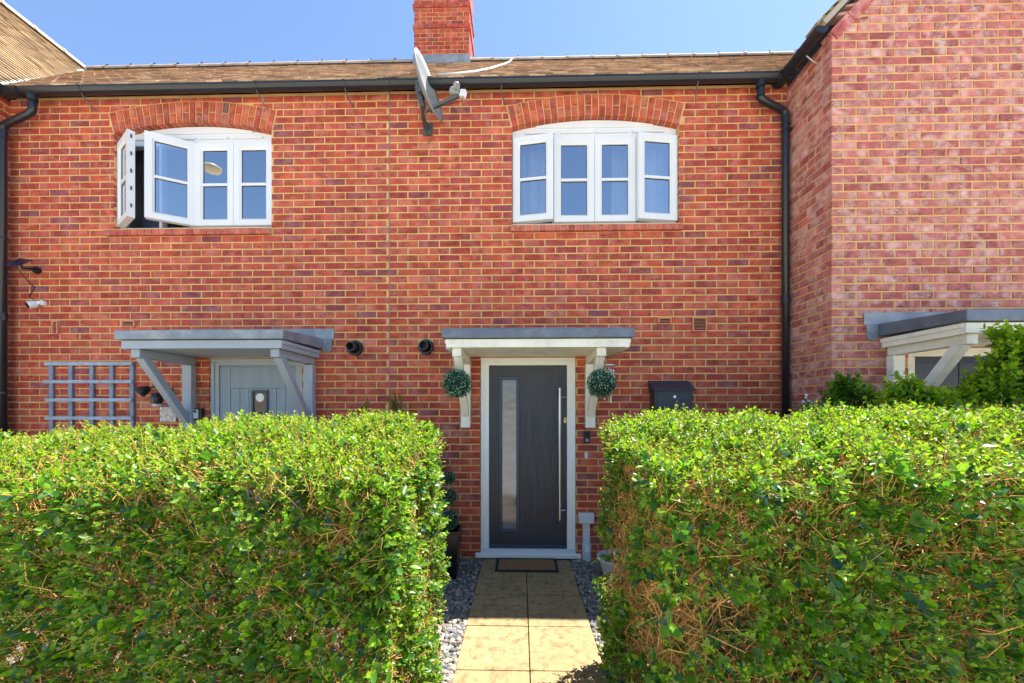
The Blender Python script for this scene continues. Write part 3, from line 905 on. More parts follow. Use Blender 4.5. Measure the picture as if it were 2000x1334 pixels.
# ------------------------------------------------------------------ gutters and downpipes
def half_round(mb, p, q, r=0.056, n=10, cap=True):
    p, q = Vector(p), Vector(q); d = (q - p).normalized(); s = d.cross(Vector((0, 0, 1))).normalized(); up = Vector((0, 0, 1))
    v = []
    for P in (p, q):
        for rr in (r, r - 0.006):
            v += [P + s * (rr * math.cos(math.pi + math.pi * k / n)) + up * (rr * math.sin(math.pi + math.pi * k / n)) for k in range(n + 1)]
    m = n + 1; f = []
    for k in range(n):
        f.append((k, k + 1, 2 * m + k + 1, 2 * m + k)); f.append((m + k, 3 * m + k, 3 * m + k + 1, m + k + 1))
        f.append((k, m + k, m + k + 1, k + 1)); f.append((2 * m + k, 2 * m + k + 1, 3 * m + k + 1, 3 * m + k))
    f.append((0, 2 * m, 3 * m, m)); f.append((n, m + n, 3 * m + n, 2 * m + n))
    mb.add(v, f)
    if cap:
        for P in (p - d * 0.004, q + d * 0.004):
            c = [P + s * (r * 1.04 * math.cos(math.pi + math.pi * k / n)) + up * (r * 1.04 * math.sin(math.pi + math.pi * k / n)) for k in range(n + 1)]
            c2 = [x + d * 0.006 for x in c]
            mb.add(c + c2, [tuple(range(m)), tuple(range(2 * m - 1, m - 1, -1))] + [(k, k + m, k + 1 + m, k + 1) for k in range(n)])
GY, GZ = 4.005, 4.955
for h, x0, x1, brk in ((h_left, XL + 0.1, XJ - 0.003, (-4.62, -2.75, -1.82)), (h_mid, XJ + 0.003, XR - 0.13, (-0.2, 1.8))):
    mb = MB(); half_round(mb, (x0, GY, GZ), (x1, GY, GZ), cap=False)
    gut = mb.build('gutter', M_BLACK, h, smooth=False)
    for bx in brk:
        m2 = MB()
        half_round(m2, (bx - 0.012, GY, GZ + .002), (bx + 0.012, GY, GZ + .002), r=0.062, cap=False)
        gk = m2.build('gutter_bracket', M_BLACK, gut)
        m2 = MB(); m2.tube([(bx, GY - 0.02, GZ - 0.055), (bx, GY + 0.03, GZ - 0.1), (bx + 0.03, WY - 0.01, GZ - 0.16)], 0.006, 6)
        m2.build('bracket_rod', M_DISH_ARM, gut)
for x0 in (XJ,):
    m2 = MB(); half_round(m2, (x0 - 0.06, GY, GZ + .001), (x0 + 0.06, GY, GZ + .001), r=0.064, cap=False); m2.build('gutter_union', M_BLACK, h_mid)
mb = MB(); half_round(mb, (XR - 0.125, 3.50, GZ), (XR - 0.125, GY + 0.06, GZ))
gr = mb.build('gutter', M_BLACK, h_right)
mb = MB(); half_round(mb, (XR - 0.19, GY, GZ), (XR - 0.06, GY, GZ), r=0.066); half_round(mb, (XR - .125, GY - .07, GZ), (XR - .125, GY + .07, GZ), r=.066)
mb.build('gutter_angle', M_BLACK, gr)
for yy in (3.72, 3.9):
    m2 = MB(); half_round(m2, (XR - .125, yy - .012, GZ), (XR - .125, yy + .012, GZ), r=0.063, cap=False); m2.build('gutter_bracket', M_BLACK, gr)
m2 = MB(); m2.tube([(XR - .1, 3.72, GZ - .06), (XR - .03, 3.72, GZ - .12), (XR + .001, 3.72, GZ - .13)], 0.006, 6); m2.build('bracket_rod', M_CABLE, gr)  # rod coloured pale to stand in for the reflection on the bracket
mb = MB(); half_round(mb, (LX0 - .005, 3.45, GZ), (LX0 - .005, GY + .05, GZ))
gl = mb.build('gutter', M_BLACK, h_far)
mb = MB(); half_round(mb, (LX0 - .06, GY, GZ), (LX0 + .16, GY, GZ), r=0.066); mb.build('gutter_angle', M_BLACK, gl)

def downpipe(house, pts, label, socks, brackets, bdir):
    # round the corners of the run
    P = [Vector(p) for p in pts]; out = [P[0]]
    for a, b, c in zip(P[:-2], P[1:-1], P[2:]):
        d1 = (a - b).normalized(); d2 = (c - b).normalized()
        for t in (0, .25, .5, .75, 1):
            q = b + d1 * 0.05 * (1 - t) ** 2 + d2 * 0.05 * t ** 2
            out.append(q)
    out.append(P[-1])
    mb = MB(); mb.tube(out, 0.034, 14)
    dp = mb.build('downpipe', M_BLACK, house, smooth=True)
    dp['label'] = label
    for a, b in socks:
        m2 = MB(); m2.tube([a, b], 0.041, 14); m2.build('pipe_socket', M_BLACK, dp)
    for b in brackets:
        m2 = MB(); b = Vector(b); d = Vector(bdir)
        m2.tube([b - Vector((0, 0, .012)), b + Vector((0, 0, .012))], 0.04, 14)
        m2.bar(b, b + d, 0.02, 0.02); m2.build('pipe_clip', M_BLACK, dp)
    return dp
px, py = XR - 0.055, WY - 0.055
downpipe(h_mid, [(2.43, GY, 4.90), (2.43, GY, 4.72), (px, py, 4.645), (px, py, 0.02)], 'black downpipe with swan neck in the corner by the forward house',
         [((2.43, GY, 4.90), (2.43, GY, 4.84)), ((2.43, GY, 4.765), (2.43, GY, 4.735)), ((px, py, 4.58), (px, py, 4.50)), ((px, py, 2.75), (px, py, 2.67))],
         [(px, py, 4.45), (px, py, 2.69), (px, py, 0.9)], (0.045, -0.03, 0))
lx, ly = XL - 0.0, 3.98
downpipe(h_left, [(-5.17, GY, 4.90), (-5.17, GY, 4.72), (XL + 0.05, 4.03, 4.60), (XL + 0.05, 4.03, 0.02)], 'black downpipe in the corner beside the tan roofed house',
         [((-5.17, GY, 4.90), (-5.17, GY, 4.84)), ((XL + 0.05, 4.03, 4.54), (XL + 0.05, 4.03, 4.46)), ((XL + 0.05, 4.03, 2.6), (XL + 0.05, 4.03, 2.52))],
         [(XL + 0.05, 4.03, 3.4), (XL + 0.05, 4.03, 1.75)], (-0.05, 0, 0))

# ------------------------------------------------------------------ windows
def place(o, loc, rz):
    o.location = loc; o.rotation_euler = (0, 0, rz)

def sash(win, hx, hy, z0, z1, width, hinge, ang):
    """outward opening casement; hx = hinge X, hinge 'L' or 'R', ang in degrees"""
    sg = 1 if hinge == 'L' else -1
    rz = -sg * R(ang)
    H = z1 - z0; bw = 0.078
    def L(u, y, z): return (sg * u, y, z)
    def blk(mb, u0, u1, y0, y1, a, b):
        x0, x1 = sorted((sg * u0, sg * u1)); mb.box(x0, x1, y0, y1, a, b)
    mb = MB()
    # mitred ring
    o_ = [(0.0, 0.0), (width, 0.0), (width, H), (0.0, H)]; i_ = [(bw, bw), (width - bw, bw), (width - bw, H - bw), (bw, H - bw)]
    m_ = [(bw - .018, bw - .018), (width - bw + .018, bw - .018), (width - bw + .018, H - bw + .018), (bw - .018, H - bw + .018)]
    for k in range(4):
        j = (k + 1) % 4
        v = []
        for (uz, y) in ((o_[k], -.03), (o_[j], -.03), (m_[j], -.03), (m_[k], -.03), (i_[j], -.014), (i_[k], -.014), (i_[j], .03), (i_[k], .03), (o_[j], .03), (o_[k], .03)):
            v.append(L(uz[0], y, uz[1]))
        f = [(0, 1, 2, 3), (3, 2, 4, 5), (5, 4, 6, 7), (7, 6, 8, 9), (9, 8, 1, 0)]
        mb.add(v, f)
    s = mb.build('sash', M_UPVC, win); place(s, (hx, hy, z0), rz)
    out = [s]
    mb = MB(); blk(mb, bw - .004, width - bw + .004, -.022, .022, H * .5 - .014, H * .5 + .014)
    o = mb.build('glazing_bar', M_UPVC, win, bevel=0.004); place(o, (hx, hy, z0), rz)
    for a, b in ((bw - .002, H * .5 - .013), (H * .5 + .013, H - bw + .002)):
        mb = MB(); x0, x1 = sorted((sg * (bw - .002), sg * (width - bw + .002)))
        mb.add([(x0, -0.004, a), (x1, -0.004, a), (x1, -0.004, b), (x0, -0.004, b)], [(0, 1, 2, 3)])
        o = mb.build('pane', M_GLASS, win); place(o, (hx, hy, z0), rz)
        mb = MB()     # black gasket round the pane
        for (p0, p1, q0, q1) in ((x0, x1, a, a + .007), (x0, x1, b - .007, b), (x0, x0 + .007, a + .007, b - .007), (x1 - .007, x1, a + .007, b - .007)):
            mb.box(p0, p1, -.0075, -.0045, q0, q1)
        o = mb.build('gasket', M_DARK, win); place(o, (hx, hy, z0), rz)
    # lock strip on the free edge
    if ang > 15:
        mb = MB()
        for k in range(5):
            blk(mb, width - .001, width + .004, -.008, .008, 0.1 + k * H * .2, 0.1 + k * H * .2 + 0.04)
        o = mb.build('lock_strip', M_DISH_ARM, win); place(o, (hx, hy, z0), rz)

def window(house, a, b, A, angs, label):
    Yf = WY + 0.075
    Zs0, Zs1 = 3.575, 4.478
    mb = MB()
    mb.box(a + .002, b - .002, Yf - 0.012, Yf + .07, Z_SILL + .001, Zs0 - .004)             # cill member
    mb.box(a + .002, a + .03, Yf, Yf + .068, Zs0 - .004, Zs1)
    mb.box(b - .03, b - .002, Yf, Yf + .068, Zs0 - .004, Zs1)
    w4 = (b - a - .02) / 4
    for k in (1, 2, 3):
        x = a + .01 + w4 * k
        mb.box(x - .017, x + .017, Yf + .01, Yf + .066, Zs0 - .004, Zs1)
    us = [a + .002 + (b - a - .004) * i / 14 for i in range(15)]
    fnY = lambda u, z, w: Vector((u, Yf + w, z))
    poly = [(a + .002, Zs1), (b - .002, Zs1)] + [(u, max(arch_z(A, u, A['R']) - .003, Zs1 + .03)) for u in reversed(us)]
    mb.prism(poly, fnY, 0.0, 0.068)
    win = mb.build('window', M_UPVC, house, bevel=0.003)
    win['label'] = label
    # arched head trim stands proud
    mb = MB(); lo = 4.598
    pts = [u for u in us if arch_z(A, u, A['R']) - .006 > lo + .012]
    mb.prism([(pts[0], lo), (pts[-1], lo)] + [(u, arch_z(A, u, A['R']) - .006) for u in reversed(pts)], fnY, -0.014, -0.0005)
    mb.build('arched_head', M_UPVC, win, bevel=0.003)
    for (p, q) in ((.08, .27), (.30, .49), (.51, .70), (.73, .92)):
        x0, x1 = a + (b - a) * p, a + (b - a) * q
        mb = MB(); mb.box(x0, x1, Yf - .024, Yf - .0005, 4.535, 4.556)
        mb.build('trickle_vent', M_UPVC, win, bevel=0.003)
    w = w4 - .004
    Ys = Yf + .006
    hs = ['L', 'R', 'L', 'R']
    for k in range(4):
        x0 = a + .012 + w4 * k
        sash(win, x0 if hs[k] == 'L' else x0 + w, Ys - .02, Zs0, Zs1, w, hs[k], angs[k])
    return win

win_mid = window(h_mid, *WINS['mid'], A_mid, (9, 0, 0, 8), 'four light white window with the outer casements just ajar')
win_left = window(h_left, *WINS['left'], A_left, (33, 29, 0, 0), 'four light white window with two casements swung open')

def room(house, a, b, z0, z1, y1):
    mb = MB(); x0, x1, y0 = a - .5, b + .5, WY + 0.16
    mb.add([(x0, y1, z0), (x1, y1, z0), (x1, y1, z1), (x0, y1, z1), (x0, y0, z0), (x1, y0, z0), (x1, y0, z1), (x0, y0, z1)],
           [(0, 1, 2, 3), (4, 5, 1, 0), (3, 2, 6, 7), (4, 0, 3, 7), (1, 5, 6, 2)])
    mb.build('room', M_ROOM, house)
room(h_mid, *WINS['mid'], 2.75, 4.9, 7.0)
room(h_left, *WINS['left'], 2.75, 4.9, 7.0)
def curtain(house, x0, x1, y, z0, z1, m, amp=.025):
    mb = MB(); n = 60; v = []
    for z in (z0, z1):
        for i in range(n + 1):
            t = i / n
            v.append((x0 + (x1 - x0) * t, y + amp * math.sin(t * (x1 - x0) / .085 * 2 * math.pi) + .012 * math.sin(t * 9), z))
    mb.add(v, [(i, i + 1, n + 2 + i, n + 1 + i) for i in range(n)])
    mb.build('curtain', m, house, smooth=True)
curtain(h_mid, -0.05, 0.33, WY + .27, 2.9, 4.74, M_CURTAIN)
curtain(h_mid, 1.02, 1.66, WY + .27, 2.9, 4.74, M_CURTAIN)
curtain(h_left, -4.4, -4.1, WY + .30, 2.9, 4.74, M_CURTAIN_D)
curtain(h_left, -3.05, -2.7, WY + .30, 2.9, 4.74, M_CURTAIN_D)
# ceiling pendant in the left room
mb = MB(); mb.lathe([(0.02, 0), (0.19, -.06), (0.2, -.1), (0.16, -.17), (0.02, -.2)], 20, (-3.1, 5.0, 4.62)); mb.tube([(-3.1, 5.0, 4.88), (-3.1, 5.0, 4.6)], 0.01, 6)
mb.build('ceiling_light', M_LAMPGLASS, h_left, smooth=True)

# ------------------------------------------------------------------ porch canopies
def canopy(house, xc, yw, m_wood, m_lead, m_lead2, label, z_post=1.38, ext=0.0):
    pr = 0.70; yf = yw - pr
    cp = part_empty('porch_canopy', house, label)
    hw = 0.775; fw = 0.742
    # lead covered roof: folded edge front and sides, top rises to the wall
    mb = MB()
    v = [(xc - hw, yf, 2.205), (xc + hw + ext, yf, 2.205), (xc + hw + ext, yw, 2.225), (xc - hw, yw, 2.225),
         (xc - hw, yf, 2.288), (xc + hw + ext, yf, 2.288), (xc + hw + ext, yw - .002, 2.335), (xc - hw, yw - .002, 2.335)]
    mb.add(v, [(0, 3, 2, 1), (4, 5, 6, 7), (0, 1, 5, 4), (1, 2, 6, 5), (2, 3, 7, 6), (3, 0, 4, 7)])
    mb.build('lead_roof', m_lead2, cp, bevel=0.008)
    mb = MB(); mb.box(xc - .9, xc + .9 + ext, yw - .012, yw - .004, 2.325, 2.437); mb.build('lead_flashing', m_lead, cp, bevel=.003)
    for s in (-1, 1):
        mb = MB(); x0, x1 = sorted((xc + s * (hw + .002) + (ext if s > 0 else 0), xc + s * .875 + (ext if s > 0 else 0))); 
        mb.prism([(x0, 2.19 if s > 0 else 2.21), (x1 - .03 if s > 0 else x0 + .03, 2.185), (x1, 2.21 if s > 0 else 2.19), (x1, 2.325), (x0, 2.325)],
                 lambda u, z, w: Vector((u, yw - .010 + w, z)), 0, .006)
        mb.build('lead_soaker', m_lead, cp)
    mb = MB(); mb.box(xc - fw, xc + fw + ext, yf + .035, yf + .058, 2.125, 2.2); mb.build('fascia', m_wood, cp, bevel=.003)
    for s in (-1, 1):
        mb = MB(); x0, x1 = sorted((xc + s * fw + (ext if s > 0 else 0), xc + s * (fw - .022) + (ext if s > 0 else 0)))
        mb.box(x0, x1, yf + .059, yw - .003, 2.12, 2.205); mb.build('side_fascia', m_wood, cp, bevel=.003)
        mb = MB(); x0, x1 = sorted((xc + s * (fw + .001) + (ext if s > 0 else 0), xc + s * (fw + .014) + (ext if s > 0 else 0)))
        mb.box(x0, x1, yf + .05, yw - .003, 2.165, 2.198); mb.build('drip_mould', m_wood, cp, bevel=.003)
    nb = 8; y0, y1 = yf + .06, yw - .004; bw = (y1 - y0) / nb
    for i in range(nb):
        mb = MB(); mb.box(xc - fw + .024, xc + fw + ext - .024, y0 + i * bw + .003, y0 + (i + 1) * bw - .003, 2.132, 2.15)
        mb.build('soffit_board', m_wood, cp, bevel=.005)
    mb = MB(); mb.box(xc - fw + .023, xc + fw + ext - .023, y0, y1, 2.148, 2.19); mb.build('deck', m_wood, cp)
    for s in (-1, 1):
        x = xc + s * .652
        mb = MB(); mb.box(x - .05, x + .05, yw - .075, yw - .002, z_post, 2.045); mb.build('wall_post', m_wood, cp, bevel=.006)
        mb = MB(); mb.box(x - .042, x + .042, yf + .075, yw - .002, 2.05, 2.13); mb.build('top_beam', m_wood, cp, bevel=.006)
        mb = MB(); mb.bar((x, yf + .14, 2.065), (x, yw - .07, z_post + .14), .07, .075, up=(1, 0, 0)); mb.build('brace', m_wood, cp, bevel=.006)
    return cp
canopy(h_mid, 0.073, WY, M_WHITE_WOOD, M_LEAD, M_LEAD_DARK, 'white painted porch canopy with dark lead roof', ext=.15)
canopy(h_left, -2.90, WY, M_GREY_WOOD, M_LEAD, M_LEAD, 'blue grey painted porch canopy with weathered lead roof', 1.30)
canopy(h_right, 3.96, FY, M_WHITE_WOOD, M_LEAD, M_LEAD_DARK, 'cream painted porch canopy half hidden by shrub', 1.3)

# ------------------------------------------------------------------ doors
def door_frame(house, a, b, yw, m, jw=.09, sill=True, y_in=.03):
    mb = MB(); y0, y1 = yw + y_in, yw + .11
    mb.box(a + .002, a + jw, y0, y1, 0.03, Z_DOOR - jw * .9); mb.box(b - jw, b - .002, y0, y1, 0.03, Z_DOOR - jw * .9)
    mb.box(a + .002, b - .002, y0, y1, Z_DOOR - jw * .9, Z_DOOR - .002)
    # outer bead
    mb.box(a + .003, a + .04, y0 - .014, y0 - .0005, 0.03, Z_DOOR - .041); mb.box(b - .04, b - .003, y0 - .014, y0 - .0005, 0.03, Z_DOOR - .041)
    mb.box(a + .003, b - .003, y0 - .014, y0 - .0005, Z_DOOR - .04, Z_DOOR - .003)
    f = mb.build('door_frame', m, house, bevel=.004)
    if sill:
        mb = MB(); mb.box(a - .05, b + .05, yw - .05, yw + .1, 0.008, 0.05); mb.build('door_sill', M_FRAME, f, bevel=.006)
        mb = MB(); mb.box(a + .01, b - .01, yw + .012, yw + .1, 0.051, 0.085); mb.build('threshold', M_GREYPL, f, bevel=.004)
    return f
a, b = DOORS['mid']
door_frame(h_mid, a, b, WY, M_FRAME)
yd = WY + .052
mb = MB(); mb.box(a + .092, b - .092, yd, yd + .045, 0.088, Z_DOOR - .083)
door = mb.build('door', M_DOOR, h_mid, bevel=.003); door['label'] = 'charcoal woodgrain front door with tall narrow glass'
gx0, gx1, gz0, gz1 = -0.235, -0.012, 0.255, 1.925
mb = MB()
for (p, q, r, s) in ((gx0, gx1, gz0, gz0 + .035), (gx0, gx1, gz1 - .035, gz1), (gx0, gx0 + .035, gz0 + .035, gz1 - .035), (gx1 - .035, gx1, gz0 + .035, gz1 - .035)):
    mb.box(p, q, yd - .016, yd - .0005, r, s)
mb.build('glazing_trim', M_DOOR_TRIM, door, bevel=.006)
mb = MB(); mb.box(gx0 + .036, gx1 - .036, yd - .005, yd - .0006, gz0 + .036, gz1 - .036); mb.build('pane', M_FROST, door)
mb = MB(); hx = 0.412; mb.tube([(hx, yd - .062, 0.40), (hx, yd - .062, 1.80)], .0145, 14)
for z in (.505, 1.70): mb.tube([(hx, yd - .062, z), (hx + .055, yd - .05, z), (hx + .062, yd - .001, z)], .009, 8)
mb.build('pull_handle', M_STEEL, door, smooth=False)
mb = MB(); mb.lathe([(0.0, .012), (.016, .012), (.019, .008), (.019, 0)], 16, (0.474, yd - .0005, 1.455), (0, -1, 0)); 
for v_i, v in enumerate(mb.v): mb.v[v_i] = (v[0], v[1], 1.455 + (v[2] - 1.455) * 1.9)
lk = mb.build('lock_escutcheon', M_BRASS, door)
mb = MB(); mb.lathe([(0, .016), (.008, .016), (.008, .011)], 12, (0.474, yd - .0005, 1.46), (0, -1, 0)); mb.build('lock_cylinder', M_DISH_ARM, door)
mb = MB(); mb.box(a + .094, b - .094, yd - .022, yd - .0005, 0.092, 0.125); mb.build('weather_bar', M_DOOR_TRIM, door, bevel=.006)

a, b = DOORS['left']
fr = door_frame(h_left, a, b, WY, M_GREY_WOOD, jw=.085)
mb = MB(); mb.box(a + .087, b - .087, yd, yd + .045, .088, Z_DOOR - .078)
dl = mb.build('door', M_GREY_DOOR, h_left, bevel=.003); dl['label'] = 'blue grey boarded cottage door with small square glass'
w = (b - a - .174 - .24) / 6
for i in range(6):
    x0 = a + .087 + .12 + i * w
    mb = MB(); mb.box(x0 + .002, x0 + w - .002, yd - .007, yd - .0005, .3, 1.80); mb.build('board', M_GREY_DOOR, dl, bevel=.003)
for (x0, x1, z0, z1) in ((a + .09, a + .205, .1, 2.03), (b - .205, b - .09, .1, 2.03), (a + .207, b - .207, 1.803, 2.03)):
    mb = MB(); mb.box(x0, x1, yd - .011, yd - .0005, z0, z1); mb.build('rail', M_GREY_DOOR, dl, bevel=.004)
xc = -2.835; mb = MB()
for (p, q, r, s) in ((xc - .09, xc + .09, 1.52, 1.545), (xc - .09, xc + .09, 1.755, 1.78), (xc - .09, xc - .065, 1.545, 1.755), (xc + .065, xc + .09, 1.545, 1.755)):
    mb.box(p, q, yd - .028, yd - .0075, r, s)
mb.build('glazing_trim', M_DOOR_TRIM, dl, bevel=.004)
mb = MB(); mb.box(xc - .066, xc + .066, yd - .014, yd - .0078, 1.544, 1.756); mb.build('pane', M_PANE_BROWN, dl)
mb = MB(); mb.lathe([(0, .003), (.048, .003), (.048, 0)], 8, (xc, yd - .0145, 1.70), (0, -1, 0)); mb.build('window_sticker', M_STICK, dl)

a, b = DOORS['right']
door_frame(h_right, a, b, FY, M_WHITE_WOOD, jw=.085)
mb = MB(); mb.box(a + .087, b - .087, FY + .06, FY + .1, .088, Z_DOOR - .078)
dr = mb.build('door', M_NAVY, h_right, bevel=.003); dr['label'] = 'dark navy door behind the shrub'
for i in range(4):
    x0 = a + .1 + i * (b - a - .2) / 4
    mb = MB(); mb.box(x0 + .003, x0 + (b - a - .2) / 4 - .003, FY + .05, FY + .0595, .2, 2.0); mb.build('board', M_NAVY, dr, bevel=.003)

# ------------------------------------------------------------------ flues and vents (parts of their house)
def flue(house, x, z):
    o = (x, WY, z)
    mb = MB(); mb.lathe([(.078, .0), (.082, .01), (.082, .035), (.076, .045), (.062, .045), (.058, .05), (.058, .0)], 28, (x, WY + .005, z), (0, -1, 0))
    f = mb.build('flue', M_BLACK, house, smooth=False)
    mb = MB(); mb.lathe([(.045, 0), (.047, .14), (.038, .14), (.036, .02), (0, .02)], 24, o, (0, -1, 0)); mb.build('flue_terminal', M_BLACK, f)
    mb = MB(); mb.lathe([(.0, .0), (.06, .0)], 20, (x, WY - .006, z), (0, -1, 0)); mb.build('flue_baffle', M_DARK, f)
flue(h_left, -1.767, 2.228); flue(h_mid, -1.006, 2.236)
def vent(wall, x0, x1, z0, z1):
    y = WY - .02
    mb = MB(); t = .012
    for (p, q, r, s) in ((x0, x1, z0, z0 + t), (x0, x1, z1 - t, z1), (x0, x0 + t, z0 + t, z1 - t), (x1 - t, x1, z0 + t, z1 - t)):
        mb.box(p, q, y, y + .05, r, s)
    v = mb.build('air_vent', M_TERRA, wall)
    mb = MB(); mb.box(x0 + t, x1 - t, y + .017, y + .024, z0 + t, z1 - t); mb.build('vent_shade_sheet', M_DARK, wall)  # dark sheet behind the slats, painted as the shade inside the vent
    n = max(3, int((z1 - z0 - 2 * t) / .014)); hgt = (z1 - z0 - 2 * t) / n
    for i in range(n):
        mb = MB(); zz = z0 + t + i * hgt
        mb.add([(x0 + t, y + .003, zz + .001), (x1 - t, y + .003, zz + .001), (x1 - t, y + .0165, zz + hgt * .3), (x0 + t, y + .0165, zz + hgt * .3),
                (x0 + t, y + .003, zz - .003), (x1 - t, y + .003, zz - .003)], [(0, 1, 2, 3), (4, 5, 1, 0)]); mb.build('vent_slat', M_TERRA, wall)
vent(wall_mid, 1.799, 1.947, 2.39, 2.535); vent(wall_mid, 1.442, 1.578, 2.465, 2.535)
vent(wall_left, -4.323, -4.177, 2.465, 2.535); vent(wall_left, -5.098, -5.032, 2.39, 2.535)

# ------------------------------------------------------------------ things on the walls
# satellite dish
dish = thing('satellite_dish', 'pale satellite dish on a wall bracket under the gutter', 'satellite dish', (-0.95, WY, 4.5))
nrm = Vector((0.945, -0.21, 0.25)).normalized(); upv = (Vector((0, 0, 1)) - nrm * nrm.z).normalized(); sdv = upv.cross(nrm)
dc = Vector((-0.90, 3.82, 4.765))
mb = MB(); N_, M_ = 28, 7; v = []; f = []
for s_off in (0.0, -0.006):
    for j in range(M_ + 1):
        rr = j / M_
        for k in range(N_):
            t = 2 * math.pi * k / N_
            x, y = rr * .26 * math.cos(t), rr * .325 * math.sin(t)
            v.append(dc + sdv * x + upv * y + nrm * (.075 * rr * rr - .075 + s_off))
K = (M_ + 1) * N_
for b_ in (0, K):
    for j in range(M_):
        for k in range(N_):
            q = (b_ + j * N_ + k, b_ + j * N_ + (k + 1) % N_, b_ + (j + 1) * N_ + (k + 1) % N_, b_ + (j + 1) * N_ + k)
            f.append(q if b_ == 0 else q[::-1])
for k in range(N_): f.append((M_ * N_ + k, M_ * N_ + (k + 1) % N_, K + M_ * N_ + (k + 1) % N_, K + M_ * N_ + k))
mb.add(v, f); mb.build('reflector', M_DISH, dish, smooth=True)
foc = dc + nrm * .27 - upv * .2; bot = dc - upv * .22 - nrm * .03
mb = MB(); mb.bar(bot - nrm * .06, foc - nrm * .02 - upv * .03, .035, .03); mb.build('arm', M_DISH_ARM, dish, bevel=.004)
aim = (dc - foc).normalized()
mb = MB(); mb.lathe([(0, .09), (.032, .09), (.036, .07), (.03, .05), (.024, .03), (.024, -.01)], 16, foc, aim); mb.build('feed_horn', M_DISH, dish, smooth=False)
mb = MB(); mb.bar(foc - aim * .06 + upv * .03, foc - aim * .02 - upv * .05, .05, .055); mb.build('receiver', M_GREYPL, dish, bevel=.006)
mb = MB(); mb.lathe([(0, .02), (.03, .02), (.034, .0), (.03, -.015), (0, -.015)], 16, foc + upv * .03 + sdv * -.045, (aim + upv * .3)); mb.build('receiver_cap', M_DISH, dish)
back = dc - nrm * .12
mb = MB(); mb.bar(dc - nrm * .075, back, .12, .12); mb.bar(back + upv * .05, back - upv * .18, .05, .05); mb.build('back_bracket', M_DISH_ARM, dish, bevel=.004)
mb = MB(); mb.tube([back - upv * .15, (-1.0, 3.95, 4.55), (-0.99, WY - .008, 4.56)], .02, 10); mb.box(-1.04, -.94, WY - .012, WY - .001, 4.49, 4.62); mb.build('wall_bracket', M_DISH_ARM, dish)
mb = MB(); mb.tube([foc - aim * .06, foc - upv * .09, bot - nrm * .05, (-1.0, 3.95, 4.5), (-.98, WY - .006, 4.47), (-.98, WY - .006, 4.4)], .0035, 5); mb.build('cable', M_BLACK, dish)

# pale cable cover over the tiles
def on_roof(x, t, lift=.04):
    y = EY + (RY - EY) * t
    return Vector((x, y, EZ + (y - EY) * TANM + lift))
mb = MB(); pts = [on_roof(-0.16, 1.0, .07), on_roof(-.19, .82), on_roof(-.25, .6), on_roof(-.37, .3), on_roof(-.5, .12), on_roof(-.66, .03), on_roof(-.86, .005)]
mb.tube(pts, .013, 8); tag(mb.build('roof_cable', M_CABLE, None, smooth=True), 'pale curved cable run lying across the brown roof tiles', 'cable')

# trellis
tr = thing('trellis', 'grey stained square lattice trellis fixed to brick wall', 'trellis', (-4.66, WY, 1.0))
for z in (2.065, 1.872, 1.675, 1.478, 1.28, 1.085):
    mb = MB(); mb.box(-5.15 + random.uniform(-.01, .01), -4.185, WY - .042, WY - .0235, z - .018, z + .018); mb.build('lath', M_LATH, tr, bevel=.002)
for x in (-5.10, -4.885, -4.65, -4.43, -4.205):
    mb = MB(); mb.box(x - .021, x + .021, WY - .023, WY - .004, .95, 2.085); mb.build('upright', M_TRELLIS, tr, bevel=.002)

# solar panel camera
sp = thing('solar_panel', 'small dark solar panel on black bracket high on the wall', 'solar panel', (-5.40, WY, 3.1))
mb = MB(); q_ = [Vector(p) for p in [(-5.253, 3.85, 3.048), (-5.129, 3.85, 3.036), (-5.198, 4.02, 3.159), (-5.327, 4.02, 3.177)]]; nn = (q_[1] - q_[0]).cross(q_[3] - q_[0]).normalized(); c = (q_[0] + q_[2]) / 2
v = [p + nn * t for t in (-.006, .006) for p in q_]
mb.add(v, [(0, 3, 2, 1), (4, 5, 6, 7), (0, 1, 5, 4), (1, 2, 6, 5), (2, 3, 7, 6), (3, 0, 4, 7)]); mb.build('panel', M_SOLAR, sp)
mb = MB(); mb.tube([c - nn * .005, c + Vector((.0, .03, -.05)), (-5.28, 4.06, 3.085), (-5.27, WY - .004, 3.085)], .014, 8); mb.lathe([(0, .03), (.035, .03), (.04, .0)], 14, (-5.265, WY - .001, 3.085), (0, -1, 0)); mb.build('bracket', M_BLACK, sp)
wc = thing('security_camera', 'white round security camera on wall below the solar panel', 'camera', (-5.27, WY, 2.66))
mb = MB(); mb.lathe([(0, .0), (.036, .0), (.04, .02), (.04, .06), (.035, .07)], 18, (-5.25, WY - .03, 2.715), (-.35, -.85, -.4)); mb.build('body', M_UPVC, wc, smooth=False)
mb = MB(); fcen = Vector((-5.25, WY - .03, 2.715)) + Vector((-.35, -.85, -.4)).normalized() * .07; mb.lathe([(.036, -.002), (.032, .004), (.016, .004), (.014, .01), (0, .01)], 18, fcen, (-.35, -.85, -.4)); mb.build('lens', M_BLACK, wc)
mb = MB(); mb.lathe([(0, .03), (.026, .03), (.03, 0)], 16, (-5.2, WY - .001, 2.73), (0, -1, 0)); mb.bar((-5.2, WY - .03, 2.73), (-5.24, WY - .04, 2.72), .03, .03); mb.build('mount', M_UPVC, wc)
mb = MB(); mb.tube([(-5.36, 4.02, 3.08), (-5.38, WY - .01, 2.98), (-5.30, WY - .008, 2.9), (-5.36, WY - .008, 2.8), (-5.27, WY - .04, 2.76)], .004, 5)
tag(mb.build('camera_cable', M_BLACK), 'thin black cable from solar panel to white camera', 'cable')

